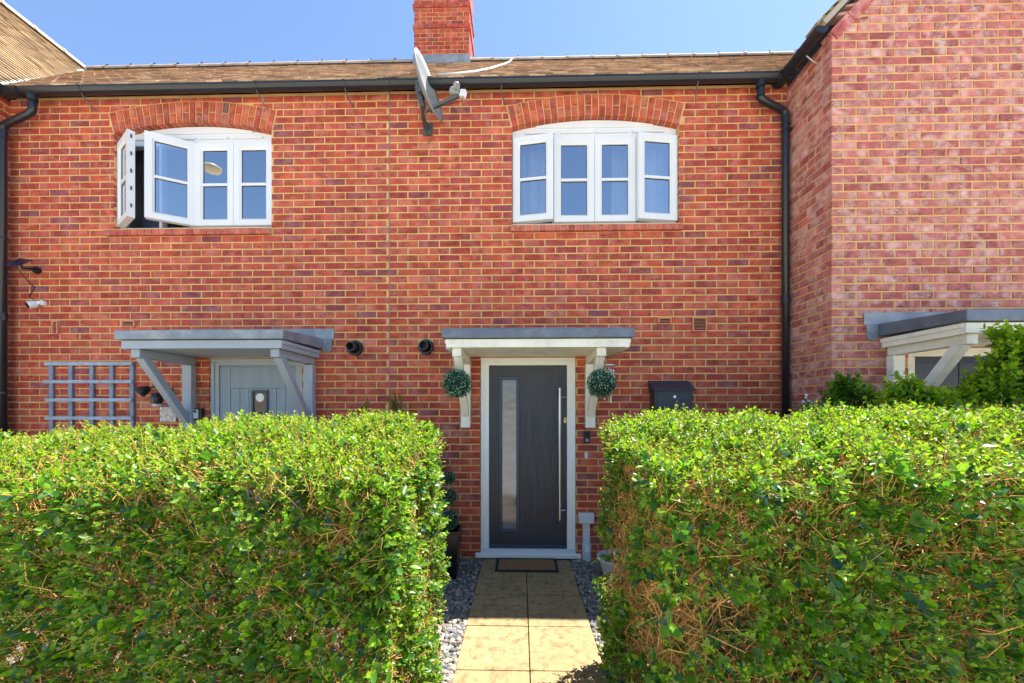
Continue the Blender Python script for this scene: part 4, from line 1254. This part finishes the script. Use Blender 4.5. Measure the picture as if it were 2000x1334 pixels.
# floodlight with two heads
fl = thing('security_light', 'black twin head security light beside the grey canopy brace', 'light', (-3.86, WY, 1.7))
mb = MB(); mb.box(-3.86, -3.76, WY - .05, WY - .001, 1.70, 1.80); mb.tube([(-3.82, WY - .05, 1.79), (-3.86, WY - .08, 1.82), (-3.93, WY - .1, 1.80)], .012, 8); mb.build('base', M_BLACK, fl, bevel=.006)
mb = MB(); mb.lathe([(0, -.06), (.03, -.055), (.05, 0), (.058, .035), (.05, .04), (0, .04)], 16, (-3.975, WY - .12, 1.77), (-.35, -.6, -.5)); mb.build('lamp_head', M_BLACK, fl, smooth=True)
mb = MB(); mb.lathe([(0, .07), (.04, .06), (.05, .02), (.05, -.03), (.044, -.05)], 16, (-3.84, WY - .11, 1.68), (0, 0, 1)); mb.build('sensor_head', M_BLACK, fl, smooth=True)
mb = MB(); mb.lathe([(.044, -.05), (.035, -.075), (0, -.085)], 16, (-3.84, WY - .11, 1.68), (0, 0, 1)); mb.build('sensor_dome', M_UPVC, fl, smooth=True)
# key safe
ks = thing('key_safe', 'small black and grey key safe beside the blue grey door', 'key safe', (-3.45, WY, 1.46))
mb = MB(); mb.box(-3.50, -3.415, WY - .05, WY - .001, 1.46, 1.585); mb.build('body', M_BLACK, ks, bevel=.008)
mb = MB(); mb.box(-3.497, -3.44, WY - .062, WY - .0505, 1.475, 1.57); mb.build('cover', M_GREYPL, ks, bevel=.008)
mb = MB(); mb.box(-3.485, -3.455, WY - .066, WY - .0625, 1.54, 1.56); mb.build('slot', M_DARK, ks)
# plate
pl = thing('house_plate', 'clear printed plaque on brick wall under the security light', 'plaque', (-3.82, WY, 1.45))
mb = MB(); mb.box(-3.90, -3.72, WY - .014, WY - .008, 1.44, 1.60); mb.build('plate', M_PLATE, pl, bevel=.002)
mb = MB()
for x in (-3.885, -3.735):
    for z in (1.455, 1.585): mb.lathe([(0, .018), (.006, .018), (.006, 0)], 10, (x, WY - .001, z), (0, -1, 0))
mb.build('fixing', M_STEEL, pl)
# post box
pb = thing('post_box', 'black metal post box with sloping lid on brick wall', 'post box', (1.555, WY, 1.3))
x0, x1, y0, y1 = 1.36, 1.74, WY - .15, WY - .002
mb = MB(); mb.box(x0, x1, y0, y1, 1.28, 1.765); mb.build('body', M_BLACK_METAL, pb, bevel=.004)
mb = MB(); v = []
for x in (x0 - .02, x1 + .02):
    v += [(x, y0 - .03, 1.762), (x, y0 - .03, 1.775), (x, y0 + .02, 1.80), (x, y1, 1.875), (x, y1, 1.767)]
mb.add(v, [(0, 1, 2, 3, 4), (9, 8, 7, 6, 5)] + [(i, i + 5, (i + 1) % 5 + 5, (i + 1) % 5) for i in range(5)]); mb.build('lid', M_BLACK_METAL, pb, bevel=.003)
mb = MB(); mb.box(x0 + .02, x1 - .02, y0 - .007, y0 - .0005, 1.30, 1.735); mb.build('front_door', M_BLACK_METAL, pb, bevel=.003)
mb = MB(); mb.lathe([(0, .006), (.013, .006), (.015, 0)], 14, (1.555, y0 - .0075, 1.70), (0, -1, 0)); mb.build('lock', M_STEEL, pb)
# door bell, push button
db_ = thing('video_doorbell', 'black video doorbell on brick beside the charcoal door', 'doorbell', (0.695, WY, 1.21))
mb = MB(); mb.box(.664, .726, WY - .03, WY - .001, 1.215, 1.345); mb.build('case', M_BLACK, db_, bevel=.006)
mb = MB(); mb.lathe([(.016, 0), (.016, .003), (.011, .003), (.011, 0)], 18, (.695, WY - .0305, 1.25), (0, -1, 0)); mb.build('button_ring', M_GREYPL, db_)
mb = MB(); mb.lathe([(.012, 0), (.01, .004), (0, .005)], 16, (.695, WY - .0305, 1.315), (0, -1, 0)); mb.build('lens', M_DARK, db_)
bp_ = thing('bell_push', 'small white bell push under the black video doorbell', 'bell push', (0.69, WY, 1.05))
mb = MB(); mb.box(.673, .705, WY - .018, WY - .001, 1.055, 1.12); mb.build('case', M_UPVC, bp_, bevel=.004)
mb = MB(); mb.lathe([(.009, 0), (.008, .004), (0, .005)], 14, (.689, WY - .0185, 1.09), (0, -1, 0)); mb.build('button', M_GREYPL, bp_)
# service box and conduit
sb = thing('service_box', 'pale grey cable box and conduit on brick by the door sill', 'service box', (0.69, WY, 0))
mb = MB(); mb.box(.605, .765, WY - .06, WY - .001, .38, .485); mb.build('box', M_GREYPL, sb, bevel=.006)
mb = MB(); mb.box(.650, .725, WY - .035, WY - .001, .17, .379); mb.build('conduit', M_GREYPL, sb, bevel=.006)
mb = MB(); mb.tube([(.690, WY - .055, -.03), (.690, WY - .055, .10), (.690, WY - .04, .17)], [.04, .04, .03], 14); mb.box(.645, .735, WY - .05, WY - .001, -.03, .168); mb.build('lower_cover', M_GREYPL, sb, bevel=.005)
# wind chime
wch = thing('wind_chime', 'small metal wind chime hanging from the white porch beam', 'wind chime', (0.83, 3.72, 1.75))
mb = MB(); mb.lathe([(0, .01), (.075, .006), (.075, 0), (0, 0)], 20, (.83, 3.72, 1.985)); mb.build('top_disc', M_STEEL, wch)
for k in range(5):
    t = k * 1.2566; x, y = .83 + .05 * math.cos(t), 3.72 + .05 * math.sin(t); l = .2 + .03 * k
    mb = MB(); mb.tube([(x, y, 1.985), (x, y, 1.95)], .001, 4); mb.tube([(x, y, 1.95), (x, y, 1.95 - l)], .006, 8); mb.build('chime_tube', M_STEEL, wch)
mb = MB(); mb.tube([(.83, 3.72, 2.05), (.83, 3.72, 1.66)], .0015, 4); mb.tube([(.725 + .04, 3.72, 2.07), (.83, 3.72, 2.05)], .004, 5); mb.build('cord', M_DISH_ARM, wch)

# door mat
dm = thing('door_mat', 'brown ribbed coir mat with black rubber edge at the charcoal door', 'door mat', (0.06, 3.86, 0.008))
mb = MB(); mx0, mx1, my0, my1 = -.25, .365, 3.745, 4.06
for (p, q, r, s) in ((mx0, mx1, my0, my0 + .022), (mx0, mx1, my1 - .022, my1), (mx0, mx0 + .022, my0 + .022, my1 - .022), (mx1 - .022, mx1, my0 + .022, my1 - .022)):
    mb.box(p, q, r, s, .0085, .022)
mb.box(mx0 + .002, mx1 - .002, my0 + .002, my1 - .002, .0083, .012)
mb.build('rubber_edge', M_RUBBER, dm, bevel=.003)
for i in range(15):
    y = my0 + .028 + i * (my1 - my0 - .056) / 15; d = (my1 - my0 - .056) / 15
    mb = MB(); mb.box(mx0 + .026, mx1 - .026, y + .002, y + d - .002, .0122, .0225); mb.build('coir_rib', M_COIR, dm, bevel=.004)

# ------------------------------------------------------------------ foliage
LEAF_V = np.array([(0, 0, 0), (.34, .5, .07), (.34, 0, -.03), (.34, -.5, .07), (.74, .40, .05), (.74, 0, -.05), (.74, -.40, .05), (1.0, 0, -.08)])
LEAF_F = [(0, 2, 1), (0, 3, 2), (1, 2, 5, 4), (2, 3, 6, 5), (4, 5, 7), (5, 6, 7)]
LEAF_L = np.array([i for f in LEAF_F for i in f]); LEAF_N = np.array([len(f) for f in LEAF_F])

def unit(a): return a / np.maximum(np.linalg.norm(a, axis=1, keepdims=True), 1e-9)

def leaves_mesh(name, pos, dirs, nrm_, length, width, col, m, parent):
    """pos,dirs,nrm_: (n,3); builds one mesh of curved oval leaves"""
    n = len(pos); d = unit(dirs); s = unit(np.cross(nrm_, d)); z = np.cross(d, s)
    V = pos[:, None, :] + LEAF_V[None, :, 0:1] * (d * length[:, None])[:, None, :] + LEAF_V[None, :, 1:2] * (s * width[:, None])[:, None, :] + LEAF_V[None, :, 2:3] * (z * length[:, None])[:, None, :]
    L = (LEAF_L[None, :] + 8 * np.arange(n)[:, None]).ravel()
    return np_mesh(name, V.reshape(-1, 3), L, np.tile(LEAF_N, n), m, parent, np.repeat(col, 6, axis=0), smooth=True)

def single_leaves(parent, pos, dirs, nrm_, length, width, col, m, variants=14):
    """leaf objects that share a few meshes"""
    pal = []
    idx = rng.integers(0, len(col), variants)
    for k in range(variants):
        me_o = leaves_mesh('leaf', np.zeros((1, 3)), np.array([[1., 0, 0]]), np.array([[0, 0, 1.]]), np.array([1.]), np.array([.56]), col[idx[k]:idx[k] + 1], m, None)
        pal.append((me_o.data, col[idx[k]])); bpy.data.objects.remove(me_o)
    pc = np.array([p[1] for p in pal])
    d = unit(dirs); s = unit(np.cross(nrm_, d)); z = np.cross(d, s)
    for i in range(len(pos)):
        k = int(np.argmin(((pc - col[i]) ** 2).sum(1) * rng.uniform(.6, 1.4, variants)))
        o = bpy.data.objects.new('leaf', pal[k][0])
        link(o, parent)
        L = length[i]; W = width[i] / .56
        o.matrix_world = Matrix(((d[i, 0] * L, s[i, 0] * W, z[i, 0] * L, pos[i, 0]), (d[i, 1] * L, s[i, 1] * W, z[i, 1] * L, pos[i, 1]), (d[i, 2] * L, s[i, 2] * W, z[i, 2] * L, pos[i, 2]), (0, 0, 0, 1)))
        b = o.matrix_world.copy()
        o.matrix_parent_inverse = parent.matrix_world.inverted()
        o.matrix_basis = b

def twigs_mesh(name, P, Q, r0, r1, m, parent, bend=0.15):
    """n bent four-sided twigs of two segments"""
    n = len(P); d = unit(Q - P); a = unit(np.cross(d, rng.normal(size=(n, 3)))); b = np.cross(d, a)
    ln = np.linalg.norm(Q - P, axis=1)[:, None]
    Mid = (P + Q) / 2 + a * ln * rng.normal(0, bend, (n, 1))
    rings = []
    for pt, r in ((P, r0), (Mid, (r0 + r1) / 2), (Q, r1)):
        for t in (0, 2.094, 4.189):
            rings.append(pt + a * (math.cos(t) * r)[:, None] + b * (math.sin(t) * r)[:, None])
    V = np.stack(rings, 1)
    F = np.array([(0, 1, 4, 3), (1, 2, 5, 4), (2, 0, 3, 5), (3, 4, 7, 6), (4, 5, 8, 7), (5, 3, 6, 8)])
    L = (F.ravel()[None, :] + 9 * np.arange(n)[:, None]).ravel()
    return np_mesh(name, V.reshape(-1, 3), L, np.full(6 * n, 4), m, parent, smooth=True)

G_YOUNG = np.array(C(152, 186, 40)); G_MID = np.array(C(118, 164, 36)); G_DARK = np.array(C(64, 116, 36)); G_TEAL = np.array(C(52, 98, 78))
def sprigs(base, direc, up_bias, stem, nodes, leaf_len, young):
    """leaf pairs along short stems. base,direc (n,3); returns leaf arrays and stem ends"""
    n = len(base)
    d = unit(direc + np.array([0, 0, up_bias]))
    side = unit(np.cross(d, rng.normal(size=(n, 3)))); s2 = np.cross(d, side)
    tip = base + d * stem[:, None]
    P, D, N, Ln, Wd, Cl = [], [], [], [], [], []
    for k in range(nodes):
        t = (k + .4) / nodes
        sv_ = side if k % 2 == 0 else s2
        for sg in (1, -1):
            p = base + d * (stem * t)[:, None]
            ld = unit(sv_ * sg * (1.0 - .35 * t) + d * (.55 + .6 * t) + rng.normal(0, .22, (n, 3)))
            nr = unit(d * 1.0 - ld * .3 + np.array([0, -.1, .5]) + rng.normal(0, .25, (n, 3)))
            size = leaf_len * (1.0 - .55 * t) * rng.uniform(.75, 1.25, n)
            y = np.clip(young * (.25 + .9 * t) + rng.normal(0, .16, n), 0, 1)[:, None]
            old = rng.random(n)[:, None]
            c = G_DARK * (1 - y) + G_YOUNG * y
            c = np.where((y > .25) & (y < .6), G_MID * (.85 + .3 * old), c)
            c = np.where((old < .10) & (y < .5), G_TEAL, c)
            c = c * rng.uniform(.75, 1.2, (n, 1))
            keep = rng.random(n) < .93
            P.append(p[keep]); D.append(ld[keep]); N.append(nr[keep]); Ln.append(size[keep]); Wd.append((size * rng.uniform(.5, .66, n))[keep]); Cl.append(c[keep])
    cat = np.concatenate
    return cat(P), cat(D), cat(N), cat(Ln), cat(Wd), cat(Cl), tip

def hedge(name, label, x_in, x_out, y0, y1, top_fn, bare_fn, dens):
    """x_in is the end by the path. Surface sprigs on front, end, top and back; twig mass inside"""
    sg = 1 if x_out > x_in else -1
    W = abs(x_out - x_in); D = y1 - y0
    root = thing(name, label, 'hedge', ((x_in + x_out) / 2, (y0 + y1) / 2, -.03))
    B, N, Yg = [], [], []
    def put(n, f):
        b, nn, yg = f(n)
        B.append(b); N.append(nn); Yg.append(yg)
    Hh = 1.42
    near = lambda n: x_in + sg * W * rng.random(n) ** 1.25
    def depth(n): return np.abs(rng.normal(0, .055, n)) + .012
    def rad(n): return rng.uniform(0, 1, n)
    def front(n):
        x = near(n); z = rng.random(n) ** .9 * (top_fn(x, np.full(n, y0)) - .02)
        y = y0 + depth(n) + .035 * np.sin(x * 9 + z * 7) + .02 * np.sin(x * 21)
        return np.stack([x, y, z], 1), np.tile([0, -1., .25], (n, 1)), .14 + .62 * rng.random(n) * (.55 + .45 * z / Hh)
    def end(n):
        y = y0 + D * rng.random(n); z = rng.random(n) * (top_fn(np.full(n, x_in), y) - .02)
        x = x_in + sg * (depth(n) + .03 * np.sin(y * 11 + z * 6))
        return np.stack([x, y, z], 1), np.tile([-sg * 1., -.1, .25], (n, 1)), .15 + .5 * rng.random(n)
    def topf(n):
        x = near(n); y = y0 + D * rng.random(n)
        z = top_fn(x, y) - depth(n) * .8
        return np.stack([x, y, z], 1), np.tile([0, -.12, 1.], (n, 1)), .55 + .45 * rng.random(n)
    def back(n):
        x = near(n); z = rng.random(n) * (top_fn(x, np.full(n, y1)) - .02)
        return np.stack([x, y1 - depth(n), z], 1), np.tile([0, 1., .25], (n, 1)), .3 + .3 * rng.random(n)
    put(int(W * Hh * dens * 1.15), front); put(int(D * Hh * dens * 1.25), end); put(int(W * D * dens * 1.25), topf); put(int(W * Hh * dens * .4), back)
    B = np.concatenate(B); N = np.concatenate(N); Yg = np.concatenate(Yg)
    keep = rng.random(len(B)) > bare_fn(B)
    B, N, Yg = B[keep], N[keep], Yg[keep]
    n = len(B)
    dirs = unit(N + rng.normal(0, .55, (n, 3)))
    big = rng.random(n)
    ll = np.where(big < .16, rng.uniform(.044, .064, n), rng.uniform(.018, .038, n))
    ll = np.where(N[:, 2] > .9, ll * .8, ll)
    Yg = np.where(big < .2, Yg * .5, Yg)
    P, Dd, Nn, Ln, Wd, Cl, tip = sprigs(B, dirs, .45, rng.uniform(.04, .095, n), 4, ll, Yg)
    # nearest big leaves become objects of their own
    dist = np.linalg.norm(P - np.array([0, 0, 1.57]), axis=1)
    px_ = 760 * P[:, 0] / P[:, 1]; pz_ = 760 * (P[:, 2] - 1.57) / P[:, 1]
    vis = (np.abs(px_) < 1010) & (pz_ > -530) & (P[:, 1] < y0 + .07)
    score = np.where(vis, Ln / dist, -1)
    sel = np.argsort(-score)[:300]
    mask = np.zeros(len(P), bool); mask[sel] = True
    fo = leaves_mesh('foliage', P[~mask], Dd[~mask], Nn[~mask], Ln[~mask], Wd[~mask], Cl[~mask], M_LEAF, root)
    tag(fo, kind='stuff')
    single_leaves(root, P[sel], Dd[sel], Nn[sel], Ln[sel], Wd[sel], Cl[sel], M_LEAF)
    # sprig stems
    st = twigs_mesh('sprig_stems', B - dirs * .05, tip, np.full(n, .0016), np.full(n, .0008), M_TWIG, root, .08)
    tag(st, kind='stuff')
    # inner twigs
    nt_ = int(W * D * Hh * 2500)
    x = x_in + sg * (W * rng.random(nt_) ** 1.2); y = y0 + .08 + (D - .14) * rng.beta(.85, .9, nt_); z = rng.random(nt_) * Hh
    x = np.where(rng.random(nt_) < .2, x_in + sg * rng.uniform(.03, .2, nt_), x)
    z = np.minimum(z, top_fn(x, y) - .06)
    p = np.stack([x, y, z], 1)
    q = p + unit(rng.normal(0, .6, (nt_, 3)) + np.array([0, -.25, .55])) * rng.uniform(.05, .2, (nt_, 1))
    q[:, 1] = np.clip(q[:, 1], y0 - .02, y1); q[:, 2] = np.minimum(q[:, 2], top_fn(q[:, 0], q[:, 1]) - .02)
    if sg > 0: q[:, 0] = np.maximum(q[:, 0], x_in + .0)
    else: q[:, 0] = np.minimum(q[:, 0], x_in - .0)
    tw = twigs_mesh('twigs', p, q, rng.uniform(.0014, .0032, nt_), rng.uniform(.0007, .0014, nt_), M_TWIG, root, .1)
    tag(tw, kind='stuff')
    # longer bare shoots close to the clipped face
    nl = int(W * Hh * 90)
    x = x_in + sg * (W * rng.random(nl) ** 1.2); z = rng.uniform(.05, 1.2, nl); y = y0 + rng.uniform(.0, .1, nl)
    p = np.stack([x, y + .06, z], 1)
    q = p + unit(rng.normal(0, .5, (nl, 3)) * [1, .4, 1] + np.array([sg * .1, -.35, .75])) * rng.uniform(.07, .2, (nl, 1))
    q[:, 2] = np.minimum(q[:, 2], 1.28)
    if sg > 0: q[:, 0] = np.maximum(q[:, 0], x_in)
    else: q[:, 0] = np.minimum(q[:, 0], x_in)
    tag(twigs_mesh('bare_shoots', p, q, rng.uniform(.0022, .0042, nl), rng.uniform(.0012, .002, nl), M_TWIG, root, .1), kind='stuff')
    # old inner leaves thicken the middle
    ni = int(W * D * Hh * 2600)
    x = x_in + sg * (.1 + (W - .1) * rng.random(ni)); y = y0 + .12 + (D - .24) * rng.random(ni); z = rng.random(ni) * Hh
    z = np.minimum(z, top_fn(x, y) - .05)
    c = (G_DARK * .9)[None, :] * rng.uniform(.6, 1.3, (ni, 1)) + np.array([.02, .005, 0])
    l_ = rng.uniform(.02, .038, ni)
    tag(leaves_mesh('inner_foliage', np.stack([x, y, z], 1), rng.normal(size=(ni, 3)), rng.normal(size=(ni, 3)), l_, l_ * .55, c, M_LEAF, root), kind='stuff')
    # main stems with forks
    for i in range(int(W / .22)):
        mb = MB()
        x = x_in + sg * (.16 + i * .22 + random.uniform(-.06, .06)); y = (y0 + y1) / 2 + random.uniform(-.2, .2)
        p0 = Vector((x, y, -.06))
        for k in range(random.randint(4, 6)):
            dx, dy = random.uniform(-.28, .28), random.uniform(-.42, .42)
            q = Vector((x + dx, max(y0 + .03, min(y1 - .05, y + dy)), random.uniform(.7, 1.32)))
            if sg * (q.x - x_in) < .03: q.x = x_in + sg * .04
            m1 = p0.lerp(q, .35) + Vector((dx * .25, dy * .3, -.04)); m2 = p0.lerp(q, .7) + Vector((random.uniform(-.04, .04), random.uniform(-.04, .04), 0))
            r = random.uniform(.006, .012)
            mb.tube([p0 + Vector((random.uniform(-.03, .03), random.uniform(-.03, .03), 0)), m1, m2, q], [r, r * .8, r * .55, r * .25], 6)
            for t in range(4):
                a = p0.lerp(q, random.uniform(.35, .95)); a = m1.lerp(m2, random.random())
                e = a + Vector((random.uniform(-.16, .16), random.uniform(-.22, .12), random.uniform(.05, .22)))
                e.y = max(y0 - .01, min(y1, e.y))
                if sg * (e.x - x_in) < 0: e.x = x_in
                e.z = min(e.z, 1.36)
                mb.tube([a, a.lerp(e, .5) + Vector((.015, 0, .012)), e], [r * .45, r * .35, r * .15], 5)
        mb.build('branch', M_TWIG, root, smooth=True)
    return root

def top_l(x, y):
    t = np.clip((y - 1.42) / 1.03, 0, 1)
    z = 1.36 + .17 * np.sin(np.clip(t * 1.35, 0, 1) * math.pi / 2) - .03 * np.clip((t - .85) / .15, 0, 1)
    z = z - .03 - .12 * np.clip((-x - 1.2) / 1.8, 0, 1)
    z = z - .09 * np.clip((x + .72) / .22, 0, 1)
    return z + .022 * np.sin(x * 7.3 + y * 3) + .015 * np.sin(x * 17 - y * 9)
def top_r(x, y):
    t = np.clip((y - 1.42) / 1.03, 0, 1)
    z = 1.37 + .17 * np.sin(np.clip(t * 1.35, 0, 1) * math.pi / 2) - .03 * np.clip((t - .85) / .15, 0, 1)
    z = z - .03 + .05 * np.clip((x - 1.2) / 1.5, 0, 1)
    z = z - .05 * np.clip((.68 - x) / .16, 0, 1)
    return z + .022 * np.sin(x * 6.1 + y * 4) + .015 * np.sin(x * 15 - y * 8)
def bare_l(B):
    x, y, z = B.T
    d1 = np.exp(-(((x + .72) / .22) ** 2 + ((z - .45) / .42) ** 2))
    n_ = .5 + .5 * np.sin(x * 8.3 + 1.2) * np.sin(z * 9.1 + x * 3)
    return np.where(z > 1.22, .0, np.clip(.08 + .6 * d1 + .38 * (n_ > .72), 0, .84))
def bare_r(B):
    x, y, z = B.T
    d1 = np.exp(-(((x - .62) / .25) ** 2 + ((z - .85) / .55) ** 2)) * (z < 1.25)
    n_ = .5 + .5 * np.sin(x * 7.1 + .4) * np.sin(z * 8.3 - x * 2)
    return np.where(z > 1.25, .0, np.clip(.16 + .55 * d1 + .38 * (n_ > .66), 0, .86))
hedge('hedge', 'clipped privet hedge with sunlit end, below the trellis and blue grey door', -.50, -4.6, 1.42, 2.42, top_l, bare_l, 1200)
hedge('hedge', 'clipped privet hedge showing bare brown twigs, in front of the black post box', .50, 4.4, 1.42, 2.42, top_r, bare_r, 1150)

def bush(name, label, cx, cy, rx, ry, z0, z1, n, leaf, young, up=.9, cat='shrub', group=None, m=None, flowers=0, dark=1.0, tilt=0.0):
    root = thing(name, label, cat, (cx, cy, -.03), group)
    th = rng.uniform(0, 2 * math.pi, n); rr = np.sqrt(rng.random(n)); zz = rng.random(n)
    lump = 1 + .22 * np.sin(th * 3 + zz * 5) + .15 * np.sin(th * 7 + 1)
    prof = np.sqrt(np.clip(1 - (zz * .98) ** 3, 0, 1))
    x = cx + rx * rr * np.cos(th) * prof * lump; y = cy + ry * rr * np.sin(th) * prof
    z = z0 + (z1 - z0) * zz * (.86 + .2 * np.sin(x * 6.3) * np.sin(x * 2.1 + 1)) * (1 + tilt * np.clip((x - cx) / rx - .35, -1.4, .25))
    b = np.stack([x, y, z], 1)
    dirs = unit(np.stack([np.cos(th) * rr * .7, np.sin(th) * rr * .7, np.full(n, up)], 1) + rng.normal(0, .3, (n, 3)))
    yg = np.clip(young * (.35 + .75 * zz) + rng.normal(0, .1, n), 0, 1)
    P, D, N, Ln, Wd, Cl, tip = sprigs(b, dirs, .5, rng.uniform(.07, .15, n), 5, np.full(n, leaf) * rng.uniform(.8, 1.3, n), yg)
    tag(leaves_mesh('foliage', P, D, N, Ln, Wd, Cl * dark, M_LEAF, root), kind='stuff')
    tag(twigs_mesh('stems', np.concatenate([b - dirs * .08, np.tile([cx, cy, -.05], (40, 1)) + rng.normal(0, .05, (40, 3)) * [1, 1, 0]]), np.concatenate([tip, b[rng.integers(0, n, 40)]]),
                   np.concatenate([np.full(n, .0022), np.full(40, .009)]), np.concatenate([np.full(n, .001), np.full(40, .004)]), M_STEM, root, .06), kind='stuff')
    if flowers:
        sel = rng.integers(0, n, flowers); V = []
        pp = tip[sel]; ppos = np.repeat(pp, 5, 0) ; k = np.tile(np.arange(5) * 1.2566, flowers)
        dd = np.stack([np.cos(k), np.sin(k) * .5 - .3, np.sin(k) + .2], 1) + rng.normal(0, .15, (len(k), 3))
        o = leaves_mesh('flowers', ppos, dd, np.tile([0, -1., .4], (len(k), 1)), np.full(len(k), .016), np.full(len(k), .012), np.ones((len(k), 3)), M_PETAL, root)
        tag(o, kind='stuff')
    return root
bush('shrub', 'tall bright green shrub growing before the cream porch canopy', 3.42, 2.66, .62, .22, .3, 1.96, 2200, .06, 1.0)
bush('shrub', 'bright green shrub at the cream canopy post, lower than the one beside it', 2.78, 2.64, .62, .2, .3, 1.98, 2000, .056, 1.0)
bush('shrub', 'darker green shrub at the foot of the pale brick wall', 2.66, 3.10, .42, .24, .1, 2.06, 1000, .055, .35)
bush('flowering_shrub', 'low shrub dotted with tiny white flowers by the corner downpipe', 2.45, 3.32, .40, .14, .2, 1.80, 900, .036, .35, flowers=300)
bush('climbing_plant', 'thin dark green climber against brick beside the black flue', -1.62, 3.98, .07, .05, .7, 1.86, 40, .04, .12)
bush('climbing_plant', 'two dark green shoots on brick below the movement joint', -1.28, 3.98, .16, .05, .7, 1.64, 60, .04, .12)
bush('dwarf_conifer', 'small dense dark green evergreen peeping over the hedge corner', -.93, 3.78, .12, .12, .2, 1.44, 260, .018, .05)

# boxwood balls
def ball_mesh(parent, name, c, r, n):
    c = np.array(c)
    k = np.arange(n) + .5; ph = np.arccos(1 - 2 * k / n); th = math.pi * (1 + 5 ** .5) * k
    d = np.stack([np.cos(th) * np.sin(ph), np.sin(th) * np.sin(ph), np.cos(ph)], 1)
    P = c + d * (r * rng.uniform(.86, 1.0, (n, 1)))
    dirs = unit(d + rng.normal(0, .7, (n, 3)))
    t = rng.random((n, 1))
    col = np.where(t < .25, np.array(C(164, 196, 160)), np.where(t < .65, np.array(C(70, 128, 92)), np.array(C(34, 80, 60)))) * rng.uniform(.8, 1.2, (n, 1))
    L = np.full(n, r * .11) * rng.uniform(.8, 1.3, n)
    o = leaves_mesh(name, P, dirs, d + rng.normal(0, .4, (n, 3)), L, L * .62, col, M_BOX, parent)
    tag(o, kind='stuff')
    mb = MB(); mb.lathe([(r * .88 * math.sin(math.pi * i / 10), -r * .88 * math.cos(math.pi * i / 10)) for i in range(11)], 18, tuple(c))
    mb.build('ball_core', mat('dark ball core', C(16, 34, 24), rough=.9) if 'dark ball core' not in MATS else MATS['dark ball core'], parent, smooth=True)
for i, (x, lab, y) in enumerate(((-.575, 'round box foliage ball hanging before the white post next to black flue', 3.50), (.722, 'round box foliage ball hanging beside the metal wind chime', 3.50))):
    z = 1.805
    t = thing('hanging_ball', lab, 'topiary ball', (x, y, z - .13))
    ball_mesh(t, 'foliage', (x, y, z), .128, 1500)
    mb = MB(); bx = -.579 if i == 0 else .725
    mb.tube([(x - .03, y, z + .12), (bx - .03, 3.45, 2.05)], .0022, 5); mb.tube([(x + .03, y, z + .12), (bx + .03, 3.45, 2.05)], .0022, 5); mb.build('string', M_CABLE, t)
# potted topiary
tp = thing('potted_topiary', 'tall square black pot with triple ball topiary beside the hedge', 'potted plant', (-.80, 3.72, -.02))
px0, py0 = -.69, 3.70
mb = MB(); b0, b1, hgt = .085, .115, .44
v = [(px0 + sx * w_, py0 + sy * w_, z) for (w_, z) in ((b0, -.02), (b1, hgt), (b1 - .014, hgt), (b1 - .02, hgt - .05)) for sx, sy in ((-1, -1), (1, -1), (1, 1), (-1, 1))]
mb.add(v, [(3, 2, 1, 0)] + [(r_ * 4 + k, r_ * 4 + (k + 1) % 4, r_ * 4 + 4 + (k + 1) % 4, r_ * 4 + 4 + k) for r_ in range(3) for k in range(4)] + [(12, 13, 14, 15)]); mb.build('pot', M_POT, tp, bevel=.004)
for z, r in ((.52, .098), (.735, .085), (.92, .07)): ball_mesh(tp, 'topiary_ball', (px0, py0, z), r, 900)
mb = MB(); mb.tube([(px0, py0, .38), (px0, py0, .9)], .01, 8); mb.build('stem', M_TWIG, tp)
# pale planter, half hidden
pp = thing('planter', 'pale grey oval planter half hidden behind the bare twigged hedge', 'planter', (.92, 3.72, -.02))
mb = MB(); mb.lathe([(0, 0), (.13, 0), (.14, .02), (.19, .19), (.205, .195), (.205, .215), (.185, .215), (.17, .15), (0, .15)], 28, (.92, 3.66, -.02)); mb.build('bowl', M_POTW, pp, smooth=False)
mb = MB(); mb.lathe([(.0, .155), (.172, .15)], 20, (.92, 3.66, -.02)); mb.build('compost', M_SOIL, pp)

# street lamp across the road, mirrored in the panes
sl = thing('street_lamp', 'grey street lamp across the road, mirrored in the window of the open casements', 'street lamp', (-10.0, -3.2, -.08))
mb = MB(); mb.tube([(-10.0, -3.2, -.08), (-10.0, -3.2, 1.2), (-10.0, -3.2, 1.25), (-10.0, -3.2, 8.2), (-9.9, -3.2, 8.7), (-9.5, -3.2, 8.9)], [.09, .09, .06, .045, .04, .04], 10); mb.build('column', M_DISH_ARM, sl, smooth=True)
mb = MB(); mb.lathe([(0, .12), (.12, .1), (.26, .02), (.26, -.02), (.2, -.1), (0, -.14)], 18, (-9.35, -3.2, 8.88)); mb.build('lantern', M_LAMPGLASS, sl, smooth=True)
